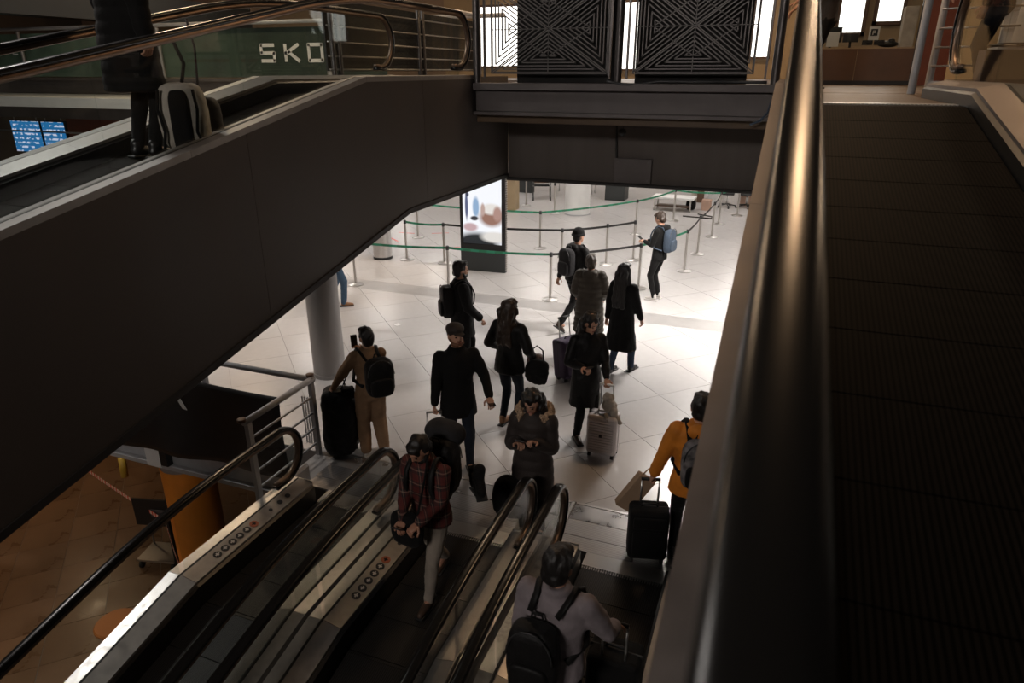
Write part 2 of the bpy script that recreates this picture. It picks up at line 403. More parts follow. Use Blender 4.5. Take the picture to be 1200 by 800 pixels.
MB().ell((-.02, -.03, -.26), (.06, .075, .055)).obj('dome', M['tire'], cc, True)
tag(MB().tube([(-2.24, 10.2, 3.69), (-2.26, 10.19, 3.5), (-2.25, 10.2, 3.2), (-2.23, 10.2, 2.95), (-2.22, 10.19, 2.75)], .016, 8).obj('cable', M['tire'], None, True), 'black cable running down the dark bridge wall beside the access plate', 'cable')
hose = [(-2.14 + .07 * i, 8.93 - .02 * math.sin(i * .5), 4.13 - .035 * math.sin(min(i, 9) / 9 * math.pi)) for i in range(28)]
tag(MB().tube(hose, .018, 8).obj('hose', M['plastic_d'], None, True), 'dark hose lying along the top flange of the bridge beam', 'hose')
tag(MB().tube([(-.17, 8.86, 3.95), (-.20, 8.86, 3.80), (-.27, 8.86, 3.71), (-.38, 8.86, 3.66)], .012, 6).obj('cable', M['c_blue'], None, True), 'thin blue cable end hanging at the right end of the bridge beam', 'cable')

# ================================================================== inclined moving walkways
TAN = math.tan(R(11.3))
def P0(y): return 0.0 if y >= 0 else y * TAN
def PS(y, w=.8):
    if y >= w: return 0.0
    if y <= -w: return y * TAN
    return -TAN * (w - y) ** 2 / (4 * w)
def stations(y0, y1, step=.25, kink=True, smooth=False):
    ys = [y0]; n = max(1, int(round((y1 - y0) / step)))
    ys = [y0 + (y1 - y0) * i / n for i in range(n + 1)]
    if kink and y0 < 0 < y1 and not smooth: ys = sorted(set([y for y in ys if abs(y) > .06] + [0.0]))
    return ys
def ext(mb, prof, ys, fn=P0):
    mb.rings([[(x, y, z + fn(y)) for x, z in prof] for y in ys]); return mb
def walkway(label, cx, yk, zl, hr, deckz, hz, ylo, yend, plate_y, pallet_mat, clad=None, clad_mat=None, side_out=.12, signs=(), group=None, first_comb=None, pal_lo=None, clad_end=None, dm=('deck', 'deck2')):
    U = tag(empty('moving_walkway', (cx, yk, zl)), label, 'moving walkway', group)
    y0 = ylo - yk; y1 = yend - yk; yp = plate_y - yk      # yp: where the comb meets the pallets
    bh = hr - .20
    deck_end = y1 - .10
    for sgn in (-1, 1):
        S = lambda pr: [(sgn * x, z) for x, z in pr]
        ys = stations(y0, deck_end)
        # deck cut into lengths at real joints, at the kink and every 2.4 m
        cuts = [y0] + [c for c in (-7.2, -4.8, -2.4, 0.0) if y0 + .3 < c < deck_end - .2] + [deck_end]
        for a, b in zip(cuts[:-1], cuts[1:]):
            ext(MB(), S([(hr + .012, deckz), (hr + side_out, deckz), (hr + side_out, deckz - .05), (hr + .012, deckz - .05)]), stations(a + .0015, b - .0015)).obj('outer_deck', M[dm[0]], U)
            ext(MB(), S([(hr - .012, deckz), (hr - .02, deckz + .004), (hr - .17, deckz - .03), (hr - .17, deckz - .06), (hr - .012, deckz - .06)]), stations(a + .0015, b - .0015)).obj('inner_deck', M[dm[1]], U)
        ext(MB(), S([(hr + .012, deckz - .002), (hr + .012, deckz - .05), (hr - .012, deckz - .05), (hr - .012, deckz - .002)]), ys).obj('gasket', M['gasket'], U)
        ext(MB(), S([(hr - .165, deckz - .05), (bh + .004, deckz - .07), (bh + .004, -.06), (hr - .165, -.06)]), ys).obj('skirt', M['skirt'], U)
        # end cap of the deck under the newel
        MB().b2((sgn * (hr - .17), deck_end, 0), (sgn * (hr + side_out), deck_end + .012, deckz - .004)).obj('deck_end_cap', M['deck2'], U)
        # handrail path
        rn = (hz - deckz - .06) / 2
        path = [(y, PS(y) + hz) for y in stations(y0, y1 - rn, .2, smooth=True)]
        cz = hz - rn
        for a in range(78, -112, -12): path.append((y1 - rn + rn * math.cos(R(a)), cz + rn * math.sin(R(a))))
        path.append((y1 - rn - .14, cz - rn * .98))
        pv = [Vector((0, a, b)) for a, b in path]
        def sweep(prof, name, m_, cap=True):
            rings = []
            for i, p_ in enumerate(pv):
                t = (pv[min(i + 1, len(pv) - 1)] - pv[max(i - 1, 0)]).normalized(); nrm = Vector((0, -t.z, t.y))
                rings.append([Vector((sgn * hr + bx, 0, 0)) + p_ + nrm * nz for bx, nz in prof])
            return MB().rings(rings, cap).obj(name, m_, U, True)
        W = .042
        sweep([(-W, -.022), (-W * .98, -.006), (-W * .8, .003), (-W * .4, .007), (0, .008), (W * .4, .007), (W * .8, .003), (W * .98, -.006), (W, -.022), (W * .7, -.03), (-W * .7, -.03)], 'handrail', M['rubber'])
        sweep([(-.026, -.028), (.026, -.028), (.026, -.062), (.010, -.070), (-.010, -.070), (-.026, -.062)], 'handrail_track', M['track'])
        # glass, in panels about 1.3 m long
        gy = [y1 - rn]
        while gy[-1] - 1.35 > y0: gy.append(gy[-1] - 1.35)
        gy.append(y0); gy = gy[::-1]
        for a, b in zip(gy[:-1], gy[1:]):
            ys2 = stations(a + .003, b - .003, .25)
            rings = [[(sgn * hr - .006, y, P0(y) + deckz - .01), (sgn * hr + .006, y, P0(y) + deckz - .01), (sgn * hr + .006, y, PS(y) + hz - .06), (sgn * hr - .006, y, PS(y) + hz - .06)] for y in ys2]
            MB().rings(rings).obj('glass_panel', M['glass'], U)
        arc = [(y1 - rn + .003, cz + rn - .06)] + [(y1 - rn + (rn - .06) * math.cos(R(a)), cz + (rn - .06) * math.sin(R(a))) for a in range(75, -100, -15)] + [(y1 - rn + .003, deckz - .01)]
        arc = [q for q in arc if q[1] >= deckz - .02]
        MB().prism(arc, sgn * hr - .006, sgn * hr + .006, 'x').obj('newel_glass', M['glass'], U)
        # side cladding in panels, and underside trim
        if clad:
            kx, dz0, dz1 = clad     # y of the lower kink, depth at landing (below belt), same along the incline
            def bot(y): return -dz0 if y >= kx else -dz0 + (y - kx) * TAN
            cy = [y0]
            while cy[-1] + 3.0 < deck_end + .4: cy.append(cy[-1] + 3.0)
            cy.append((clad_end - yk) if clad_end else max(deck_end + .3, cy[-1] + .5))
            if cy[-1] - cy[-2] < .3: cy.pop(-2)
            for a, b in zip(cy[:-1], cy[1:]):
                st = sorted(set([a + .002, b - .002] + [q for q in (0.0, kx) if a < q < b]))
                xo = sgn * (hr + side_out)
                rings = [[(xo - sgn * .03, y, bot(y) + .06), (xo - sgn * .001, y, bot(y) + .06), (xo - sgn * .001, y, P0(y) + deckz - .02 if y < deck_end else deckz - .02), (xo - sgn * .03, y, P0(y) + deckz - .05)] for y in st]
                MB().rings(rings).obj('cladding_panel', clad_mat, U)
            st = sorted([y0, 0.0, kx, cy[-1]])
            rings = [[(sgn * (hr + side_out - .03), y, bot(y)), (sgn * (hr + side_out + .012), y, bot(y)), (sgn * (hr + side_out + .012), y, bot(y) + .058), (sgn * (hr + side_out - .03), y, bot(y) + .058)] for y in st]
            MB().rings(rings).obj('bottom_trim', M['clad_seam'], U)
    if clad:
        st = sorted([y0, 0.0, kx, cy[-1]])
        MB().rings([[(-(hr + side_out - .03), y, bot(y) + .02), ((hr + side_out - .03), y, bot(y) + .02), ((hr + side_out - .03), y, bot(y) + .05), (-(hr + side_out - .03), y, bot(y) + .05)] for y in st]).obj('underside', M['clad_seam'], U)
    # pallets: individual grooved plates with joints
    ph = .40; pm = MB().box((0, 0, -.02), (bh * 2 - .01, ph - .008, .04)).mesh('pallet'); pm.materials.append(pallet_mat)
    y = yp - ph / 2; lo = (pal_lo - yk) if pal_lo is not None else y0
    # flat run
    while y - ph / 2 > 0:
        share(pm, 'pallet', U, (0, y, 0)); y -= ph
    rest_ = y + ph / 2
    dy = ph * math.cos(math.atan(TAN))
    if rest_ > .02: MB().b2((-bh + .005, 0.0, -.04), (bh - .005, rest_ - .006, 0)).obj('pallet', pallet_mat, U)
    k = 0
    while -dy * (k + .5) > lo:
        yy = -dy * (k + .5); share(pm, 'pallet', U, (0, yy, yy * TAN), (math.atan(TAN), 0, 0)); k += 1
    # comb
    cm = MB().b2((-bh, yp + .012, -.02), (bh, yp + .20, .006))
    nt_ = 34
    for i in range(nt_):
        x = -bh + (i + .5) * 2 * bh / nt_; cm.b2((x - .004, yp - .03, -.004), (x + .004, yp + .013, .006))
    cm.obj('comb_plate', M['comb'], U)
    for (sy, sz, sx, kind) in signs:      # pictograms on the inner deck: y, radius, side, colour key
        d = MB().lathe([(0.001, .002), (sz, .002), (sz, -.002), (0.001, -.002)], n=14); o = d.obj('pictogram', M[kind], U)
        yy = sy - yk; slope = math.atan2(.034, .15)
        o.location = (sx * (hr - .095), yy, deckz - .010 + P0(yy)); o.rotation_euler = (0, -sx * slope, 0)
        if sz > .03:
            i2 = MB().box((0, 0, .003), (sz * .9, sz * .35, .002)); i2.box((0, 0, .003), (sz * .3, sz * 1.1, .002)); i2.obj('symbol', M['paper'] if kind != 'sign_red' else M['skirt'], o)
    return U
M['sign_dark'] = mat('dark_pictogram', (.02, .022, .025), .4)
M['sign_red'] = mat('orange_pictogram', (.42, .12, .06), .5)

SG = [(4.18 - .095 * i, .038, -1, 'sign_dark') for i in range(1, 6)] + [(4.18, .042, -1, 'sign_red')] + [(4.42, .02, -1, 'sign_dark'), (4.56, .028, -1, 'sign_dark'), (4.68, .028, -1, 'sign_dark')]
lower_group = 'three inclined moving walkways going down to the lower level'
walkway('inclined moving walkway going down at left, beside the orange column', -3.74, 3.37, 0, .58, .25, .92, -1.5, 5.08, 5.0, M['pallet2'], (.3, .7, .7), M['greypaint'], signs=SG, group=lower_group)
walkway('middle inclined moving walkway carrying the man in the plaid shirt', -2.30, 3.37, 0, .58, .25, .92, -1.5, 5.08, 5.0, M['pallet2'], (.3, .7, .7), M['greypaint'], signs=SG, group=lower_group)
walkway('inclined moving walkway going down at right, carrying the man in the lilac shirt', -.84, 3.37, 0, .58, .25, .92, -1.5, 5.08, 5.0, M['pallet2'], (.3, .7, .7), M['greypaint'], signs=SG, group=lower_group)
walkway('dark clad inclined moving walkway rising at left to the bridge, seen from outside', -4.66, 6.31, ZB, .58, .18, .945, -1.5, 9.08, 8.6, M['pallet'], (.71, 1.32, 1.32), M['clad'], clad_end=10.225, dm=('deck_dull', 'deck_dull'))
walkway('near inclined moving walkway at right with a wide dark grooved belt', .69, 5.70, ZB, .66, .15, .98, -2.0, 7.75, 5.95, M['pallet'], (.4, .8, .8), M['clad'], side_out=.13, dm=('deck_bronze', 'deck_bronze'))

# landing plates in front of the three lower walkways (each plate a piece of the setting's floor frame)
lp = struct(MB().b2((-4.44, 5.2, -.4), (.6, YEDGE - .002, -.012)).obj('floor_landing', M['slab']))
for (a, b) in ((-4.43, -3.02), (-2.99, -1.58), (-1.53, .5)):
    for (c, d, m_) in ((5.205, 5.40, 'plate'), (5.405, 5.655, 'plate'), (5.66, 5.915, 'plate_smooth')):
        MB().b2((a, c, -.012), (b, d, .002)).obj('landing_plate', M[m_], lp, bevel=.002, seg=1)
    MB().b2((a, 5.918, -.012), (b, YEDGE - .003, .006)).obj('plate_edge_strip', M['comb'], lp)
for a in (-3.02, -1.58): MB().b2((a + .003, 5.0, -.012), (a + .038, 5.94, .008)).obj('divider_strip', M['comb'], lp)
ul = struct(MB().b2((-.1, 5.9, 3.75), (1.5, 9.05, ZB - .002)).obj('floor_bridge_landing', M['floor_up']))
MB().b2((.24, 6.16, ZB - .002), (1.14, 7.2, ZB + .002)).obj('landing_plate', M['pallet_plate'], ul)
MB().b2((.24, 7.21, ZB - .002), (1.14, 8.3, ZB + .002)).obj('landing_plate', M['pallet_plate'], ul)
MB().b2((-5.3, 8.72, 3.9), (-3.98, 9.5, ZB)).obj('landing_plate', M['plate_smooth'], ul)

# ================================================================== lamps
M['lamp'] = emis('lamp_diffuser', (1, .93, .86), 9)
M['lamp_warm'] = emis('lamp_diffuser_warm', (1, .68, .40), 9)
def lamp(label, loc, size, watt, col, group, m_):
    L = tag(empty('ceiling_light', loc), label, 'ceiling light', group)
    fr = MB(); a, b = size[0] / 2, size[1] / 2
    for q in ((-a, -b, a, -b + .03), (-a, b - .03, a, b), (-a, -b, -a + .03, b), (a - .03, -b, a, b)): fr.b2((q[0], q[1], -.05), (q[2], q[3], 0))
    fr.b2((-a, -b, -.01), (a, b, 0)); fr.obj('frame', M['greypaint'], L)
    MB().b2((-a + .032, -b + .032, -.04), (a - .032, b - .032, -.03)).obj('diffuser', m_, L)
    ld = bpy.data.lights.new('light', 'AREA'); ld.shape = 'RECTANGLE'; ld.size = size[0] * .9; ld.size_y = size[1] * .9; ld.energy = watt; ld.color = col
    lo = bpy.data.objects.new('light', ld); link(lo); lo.parent = L; lo.location = (0, 0, -.055)
    return L
hall = 'ceiling lights of the ticket hall'
for r_, y in enumerate((11.6, 14.6, 18.2, 22.5, 27.5)):
    for c_, x in enumerate((-16.0, -11.5, -7.6, -4.2, -.8, 2.6)):
        if x < -5.6 and y < 13.8: continue
        k = {0: 1.0, 1: .62, 2: .72, 3: .85, 4: .85}[r_] * ({3: .5, 4: 6.5, 5: .4}[c_] if r_ == 0 else 1.0)
        lamp('white ceiling light panel over the ticket hall floor', (x, y, 3.348), (1.2, .5), HALL_W * k, (1, .945, .90), hall, M['lamp'])
up = 'warm lamps high in the upper hall'
for x, y in ((-13.0, 12.5), (-6.0, 13.0), (6.5, 19.0), (-18.0, 19.0), (-6.0, 20.0), (1.2, 20.0)):
    lamp('warm lamp panel high above the upper hall', (x, y, 9.2), (1.6, .6), UPPER_W, (1, .70, .45), up, M['lamp_warm'])
lamp('warm lamp panel high above the end of the near walkway', (.35, 9.8, 9.2), (.9, 1.3), UPPER_W * .6, (1, .62, .34), up, M['lamp_warm'])
for x, y, k, l in ((-8.6, 5.6, 1.0, 'white lamp panel high above the floor opening, nearer the bridge'), (-12.8, 4.6, 1.6, 'white lamp panel high above the far left of the floor opening')):
    lamp(l, (x, y, 9.2), (2.2, .9), UPPER_W * k, (1, .93, .88), 'white lamps high over the walkways', M['lamp'])
L_ = lamp('added white fill lamp panel behind the camera, brightening the bridge front', (-3.4, -7.5, 7.6), (2.6, 1.2), UPPER_W * 1.9, (1, .91, .86), 'white lamps high over the walkways', M['lamp']); L_.rotation_euler = (R(62), 0, 0)  # unseen fill lamp, added to brighten bridge beam, wall and people from the front
low = 'warm lamps under the main floor'
struct(MB().b2((-30, -8, -.40), (-10.2, 5.7, -.1)).obj('ceiling_lower', M['slab']))
for x, y in ((-13.5, 8.4), (-11.0, 3.2), (-14.5, 4.5)):
    lamp('warm ceiling lamp over the brown lower floor', (x, y, -.45), (1.2, .3), LOWER_W, (1, .66, .38), low, M['lamp_warm'])

# ================================================================== bridge railings
def rail_post(mb, x, y, z0, z1, r=.048): mb.lathe([(r, z0), (r, z1), (r * .6, z1 + .02)], (x, y, 0), 14)
br = tag(empty('bridge_railing', (-2.1, 9.0, 4.105)), 'steel railing with black triangle lattice panels along the bridge edge', 'railing')
def rel(o, par):      # geometry given in world coordinates
    o.parent = par; o.location = -Vector(par.location); return o
for x in (-3.93, -2.02, -.17):
    mb = MB(); rail_post(mb, x, 9.0, 4.105, 5.35, .05); rel(mb.obj('post', M['post'], None, autosmooth=True), br)
    for dx in (-.11, .11):
        if -3.95 < x + dx < -.15: rel(MB().b2((x + dx - .012, 8.99, 4.16), (x + dx + .012, 9.03, 5.30)).obj('upright', M['post']), br)
rel(MB().tube([(-3.95, 9.0, 5.36), (-.15, 9.0, 5.36)], .045, 12).obj('top_rail', M['post'], None, True), br)
def bar3(mb, a, b, w=.0065, d=.01):
    a = Vector((a[0], 0, a[1])); b = Vector((b[0], 0, b[1])); t = (b - a).normalized(); n_ = Vector((-t.z, 0, t.x))
    a = a - t * w * .6; b = b + t * w * .6
    y = Vector((0, d, 0))
    mb.add([a + n_ * w - y, b + n_ * w - y, b - n_ * w - y, a - n_ * w - y, a + n_ * w + y, b + n_ * w + y, b - n_ * w + y, a - n_ * w + y], [(0,1,2,3),(7,6,5,4),(0,4,5,1),(1,5,6,2),(2,6,7,3),(3,7,4,0)])
for (x0, x1) in ((-3.72, -2.16), (-1.83, -.42)):
    z0, z1 = 4.225, 5.27; cx, cz = (x0 + x1) / 2, (z0 + z1) / 2
    pn = empty('lattice_panel', (cx, 9.01, cz)); pn.parent = br; pn.location = Vector((cx, 9.01, cz)) - Vector(br.location)
    A, B = (x1 - x0) / 2, (z1 - z0) / 2
    fm = MB()
    for q in (((-A, -B), (A, -B)), ((A, -B), (A, B)), ((A, B), (-A, B)), ((-A, B), (-A, -B))): bar3(fm, *q, w=.009)
    fm.obj('frame', M['bar'], pn)
    for tri in (((0, 0), (-A, -B), (A, -B)), ((0, 0), (A, -B), (A, B)), ((0, 0), (A, B), (-A, B)), ((0, 0), (-A, B), (-A, -B))):
        a, b, c = [np.array(t, float) for t in tri]
        la, lb, lc = np.linalg.norm(b - c), np.linalg.norm(a - c), np.linalg.norm(a - b); inc = (a * la + b * lb + c * lc) / (la + lb + lc)
        N = 6
        for k in range(N):
            f = 1 - (k + .25) / (N + .1)
            p_ = [inc + (q - inc) * f for q in (a, b, c)]; tm = MB()
            for i in range(3): bar3(tm, p_[i], p_[(i + 1) % 3])
            tm.obj('triangle_bar', M['bar'], pn)
    lm = MB(); bar3(lm, (0, -B), (0, B), .004); bar3(lm, (-A, 0), (A, 0), .004); lm.obj('centre_bar', M['bar'], pn)
    for sx, sz in ((1, -1), (-1, -1), (1, 1), (-1, 1)):
        lk = MB(); bar3(lk, (0, sz * B * .62), (sx * A * .70, 0), .005); lk.obj('link_bar', M['bar'], pn)
for (x0, x1, nm) in ((-3.44, -2.10, 'left'), (-1.85, -.50, 'right')):
    tag(MB().b2((x0, 9.22, ZB + .001), (x1, 9.26, 5.34)).obj('backing_board', M['board']), 'black board standing behind the %s lattice panel of the bridge' % nm, 'board')

# railing of the landing left of the rising walkway (runs away from the camera)
lr = tag(empty('side_railing', (-5.9, 9.0, 4.1)), 'grey bar railing left of the rising walkway, running away from the camera', 'railing')
for y in (8.6, 11.1, 13.5):
    for dy in (0, .16):
        mb = MB(); rail_post(mb, -5.9, y + dy, 4.02, 5.25, .035); rel(mb.obj('post', M['post'], None, autosmooth=True), lr)
for z in (4.27, 4.44, 4.62, 4.82, 5.04): rel(MB().tube([(-5.9, 8.5, z), (-5.9, 13.7, z)], .012, 8).obj('rail', M['steel_warm'], None, True), lr)
rel(MB().tube([(-5.9, 8.5, 5.26), (-5.9, 13.7, 5.26)], .04, 10).obj('top_rail', M['greypaint'], None, True), lr)
tag(MB().b2((-6.03, 8.6, 4.25), (-6.0, 13.6, 5.16)).obj('mesh_banner', M['mesh_banner']), 'dark mesh banner hung behind the bar railing left of the rising walkway', 'banner')
struct(MB().b2((-6.3, 8.4, 3.6), (-5.6, 14, ZB)).obj('floor_gallery', M['beam']))

# far gallery with the lettered banner (beyond the rising walkway)
YG = 16.0
gb = MB(); gb.b2((-36, YG, 3.62), (-5.6, YG + .3, 4.02)); gb.b2((-36, YG - .1, 3.98), (-5.6, YG + .3, 4.06)); gb.b2((-36, YG - .1, 3.38), (-5.6, YG + .3, 3.44)); gb.b2((-36, YG + .1, 2.86), (-5.6, YG + .15, 3.62))
struct(gb.obj('gallery_beam', M['beam']))
bn = tag(empty('advert_banner', (-14, YG - .03, 4.08)), 'dark green advertising banner with large white SKODA lettering on the far gallery', 'banner')
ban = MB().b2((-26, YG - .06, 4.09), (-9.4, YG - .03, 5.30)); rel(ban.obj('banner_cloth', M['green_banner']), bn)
def letter(ch, x, z, wd, ht, t):
    """strokes of a squared sans capital"""
    S = {'S': [((0, 1), (1, 1)), ((0, 1), (0, .5)), ((0, .5), (1, .5)), ((1, .5), (1, 0)), ((1, 0), (0, 0))], 'K': [((0, 0), (0, 1)), ((0, .45), (1, 1)), ((.25, .55), (1, 0))],
         'O': [((0, 0), (1, 0)), ((1, 0), (1, 1)), ((1, 1), (0, 1)), ((0, 1), (0, 0))], 'D': [((0, 0), (.8, 0)), ((.8, 0), (1, .2)), ((1, .2), (1, .8)), ((1, .8), (.8, 1)), ((.8, 1), (0, 1)), ((0, 1), (0, 0))],
         'A': [((0, 0), (.5, 1)), ((.5, 1), (1, 0)), ((.2, .32), (.8, .32))], 'E': [((0, 0), (0, 1)), ((0, 1), (1, 1)), ((0, .5), (.8, .5)), ((0, 0), (1, 0))],
         'P': [((0, 0), (0, 1)), ((0, 1), (.9, 1)), ((.9, 1), (.9, .5)), ((.9, .5), (0, .5))]}[ch]
    mb = MB()
    for a, b in S: bar3(mb, (x + a[0] * wd, z + a[1] * ht), (x + b[0] * wd, z + b[1] * ht), t / 2, .006)
    return mb
xs = (-13.15, -12.38, -11.65, -10.92, -10.18)
for ch, x in zip('SKODA', xs):
    o = letter(ch, x, 4.50, .40, .38, .085).obj('letter', M['letter']); o.parent = bn; o.location = Vector((0, YG - .068, 0)) - Vector(bn.location)
o = letter('E', -22.6, 4.73, .18, .22, .045).obj('letter', M['letter']); o.parent = bn; o.location = Vector((0, YG - .068, 0)) - Vector(bn.location)
gr = tag(empty('gallery_railing', (-14, YG - .2, 4.06)), 'railing of the far gallery in front of the green banner', 'railing')
for x in (-10.95, -16.5, -22): mb = MB(); rail_post(mb, x, YG - .2, 4.06, 5.35, .09 if x > -11 else .05); rel(mb.obj('post', M['column'], None, autosmooth=True), gr)
rel(MB().tube([(-26, YG - .2, 5.42), (-6.2, YG - .2, 5.42)], .05, 10).obj('top_rail', M['greypaint'], None, True), gr)
tag(MB().prism([(-10.62, 4.46), (-10.08, 4.46), (-10.05, 4.62), (-10.10, 5.40), (-10.65, 5.42)], YG - .26, YG - .23, 'y').obj('cloth_cover', M['c_lilac']), 'pale grey cloth sheet hung over part of the lettered banner', 'cloth')

# far left background: wall above, beam, flight displays below the gallery
struct(MB().b2((-30, 24.6, ZB), (-12, 25, 9)).obj('wall_upper', M['tan']))
struct(MB().b2((-21.5, 9, 5.75), (-20.6, 30, 6.6)).obj('upper_beam', M['bluegrey']))
M['fids'] = None
def fids():
    m = mat('flight_display_screen', (.01, .02, .05), .3); nt = m.node_tree; b = nt.nodes['Principled BSDF']
    tc = nt.nodes.new('ShaderNodeTexCoord'); sp = nt.nodes.new('ShaderNodeSeparateXYZ'); nt.links.new(tc.outputs['Object'], sp.inputs[0])
    mu = nt.nodes.new('ShaderNodeMath'); mu.operation = 'MULTIPLY'; mu.inputs[1].default_value = 6.5; nt.links.new(sp.outputs['Z'], mu.inputs[0])
    fr = nt.nodes.new('ShaderNodeMath'); fr.operation = 'FRACT'; nt.links.new(mu.outputs[0], fr.inputs[0])
    gt = nt.nodes.new('ShaderNodeMath'); gt.operation = 'GREATER_THAN'; gt.inputs[1].default_value = .55; nt.links.new(fr.outputs[0], gt.inputs[0])
    nz = nt.nodes.new('ShaderNodeTexNoise'); nz.inputs['Scale'].default_value = 7; nt.links.new(tc.outputs['Object'], nz.inputs['Vector'])
    g2 = nt.nodes.new('ShaderNodeMath'); g2.operation = 'GREATER_THAN'; g2.inputs[1].default_value = .5; nt.links.new(nz.outputs['Fac'], g2.inputs[0])
    an = nt.nodes.new('ShaderNodeMath'); an.operation = 'MULTIPLY'; nt.links.new(gt.outputs[0], an.inputs[0]); nt.links.new(g2.outputs[0], an.inputs[1])
    mx = nt.nodes.new('ShaderNodeMix'); mx.data_type = 'RGBA'; mx.inputs['A'].default_value = (.02, .17, .42, 1); mx.inputs['B'].default_value = (.75, .72, .9, 1)
    nt.links.new(an.outputs[0], mx.inputs['Factor']); nt.links.new(mx.outputs['Result'], b.inputs['Emission Color']); b.inputs['Emission Strength'].default_value = .9
    return m
M['fids'] = fids()
for i, (a, b) in enumerate(((-26.6, -25.05), (-25.0, -23.8))):
    d = tag(empty('flight_display', ((a + b) / 2, 18, 1.45)), ('larger left' if i == 0 else 'smaller right') + ' blue flight information display under the far gallery', 'screen', 'flight information displays')
    rel(MB().b2((a, 17.98, 1.45), (b, 18.1, 2.60)).obj('casing', M['black']), d)
    for hx in (a + .2, b - .2): rel(MB().cyl((hx, 18.04, 2.60), (hx, 18.04, 3.35), .02, 8).obj('hanger', M['steel_warm']), d)
    rel(MB().b2((a + .04, 17.97, 1.49), (b - .04, 17.98, 2.56)).obj('screen', M['fids']), d)
tag(MB().b2((-23.7, 18.0, 1.0), (-18.5, 18.2, 2.7)).obj('partition', M['redwood']), 'red brown partition beside the flight displays', 'partition')
tag(MB().tube([(-27.5, 17, 2.33), (-19.5, 17, 2.33)], .025, 8).obj('handrail_bar', M['steel_warm'], None, True), 'thin shiny rail in front of the flight displays', 'rail')
# bright shop fronts behind the upper hall
M['bright'] = emis('shop_window_light', (1, .95, .88), 2.6)
M['bright_dim'] = emis('shop_window_glow', (1, .80, .58), .55)
struct(MB().b2((-12, 24.6, ZB), (9, 25, 9)).obj('wall_upper_right', M['beige']))
def window(n, x0, x1, z0, z1, y, m_=None):
    wn = struct(empty('window_%d' % n, ((x0 + x1) / 2, y, z0)))
    f = MB(); t = .07
    f.b2((x0, y - .1, z0), (x1, y, z0 + t)); f.b2((x0, y - .1, z1 - t), (x1, y, z1)); f.b2((x0, y - .1, z0), (x0 + t, y, z1)); f.b2((x1 - t, y - .1, z0), (x1, y, z1))
    rel(f.obj('window_frame', M['wood']), wn); rel(MB().b2((x0 + t, y - .04, z0 + t), (x1 - t, y - .02, z1 - t)).obj('pane', m_ or M['bright']), wn)
window(1, -10.6, -9.0, 4.35, 6.4, 24.55); window(2, -6.3, -4.5, 4.25, 6.4, 24.55); window(3, -1.35, -.7, 4.6, 6.6, 24.55)
window(4, -17.5, -12.5, 5.25, 5.75, 24.5)

# ================================================================== booth at upper right
bo = tag(empty('service_booth', (1.1, 14.6, ZB)), 'brown service booth with glass front at the end of the bridge', 'booth')
rel(MB().b2((.35, 14.6, ZB), (1.05, 14.64, 4.62)).obj('front_panel', M['wood']), bo)
rel(MB().b2((1.06, 14.6, ZB), (2.0, 14.64, 4.62)).obj('front_panel', M['wood']), bo)
rel(MB().b2((.35, 14.64, 4.60), (2.0, 15.2, 4.64)).obj('counter_top', M['beige']), bo)
for x in (.37, 1.98): rel(MB().b2((x - .03, 14.58, ZB), (x + .03, 14.66, 6.4)).obj('corner_post', M['tire']), bo)
rel(MB().b2((.40, 14.61, 4.66), (1.95, 14.625, 6.3)).obj('glass_front', M['clear']), bo)
rel(MB().b2((.35, 14.57, ZB), (2.0, 14.60, 4.09)).obj('kick_plate', M['tire']), bo)
struct(MB().b2((.0, 17.2, ZB), (2.3, 17.3, 6.8)).obj('wall_booth', M['beige']))
window(5, .72, 1.30, 4.93, 6.6, 17.2); window(6, 1.42, 2.0, 5.13, 6.6, 17.2)
def monitor(label, x, y, z, wd, ht, rz=0):
    m_ = tag(empty('monitor', (x, y, z), rz), label, 'monitor')
    MB().box((0, 0, .10 + ht / 2), (wd, .03, ht)).obj('display', M['tire'], m_, bevel=.004); MB().box((0, .02, .05), (.04, .02, .12)).obj('neck', M['tire'], m_); MB().box((0, .02, .005), (.18, .13, .01)).obj('foot', M['tire'], m_)
monitor('larger dark monitor at the left end of the booth counter', .60, 14.95, 4.64, .34, .26, R(10))
monitor('second dark monitor on the booth counter under the bright window', .93, 14.98, 4.64, .26, .14, R(-5))
for x, z, wd, ht, c, t in ((.62, 4.66, .20, .24, 'paper', 'white notice sheet taped at the left of the booth glass'), (1.19, 4.68, .17, .08, 'c_char', 'left dark grey card behind the booth glass'), (1.38, 4.68, .17, .08, 'c_char', 'right dark grey card behind the booth glass')):
    tag(MB().b2((x - wd / 2, 14.64, z), (x + wd / 2, 14.65, z + ht)).obj('notice', M[c]), t, 'notice')
ps = tag(empty('parking_sign', (1.27, 14.66, 4.76)), 'white sheet with a black P square in the booth window', 'sign')
rel(MB().b2((1.19, 14.655, 4.76), (1.36, 14.665, 4.98)).obj('sheet', M['paper']), ps)
rel(MB().b2((1.22, 14.648, 4.83), (1.33, 14.655, 4.94)).obj('square', M['tire']), ps)
o = letter('P', 1.255, 4.85, .035, .06, .014).obj('letter', M['paper'], ps); o.location = Vector((0, 14.645, 0)) - Vector(ps.location)
tag(MB().ell((1.55, 14.9, 4.70), (.17, .1, .055)).ell((1.60, 14.88, 4.75), (.06, .05, .04)).obj('desk_ornament', M['tire'], None, True), 'dark lumpy object lying on the booth counter at right', 'ornament')
bx = tag(MB().b2((1.72, 14.75, 4.645), (1.93, 15.1, 5.3)).obj('cabinet', M['c_cream'], bevel=.01), 'cream cabinet standing on the right of the booth counter', 'cabinet')
struct(MB().b2((2.05, 14.3, ZB), (2.45, 14.7, 7)).obj('trim_1', M['redwood']))
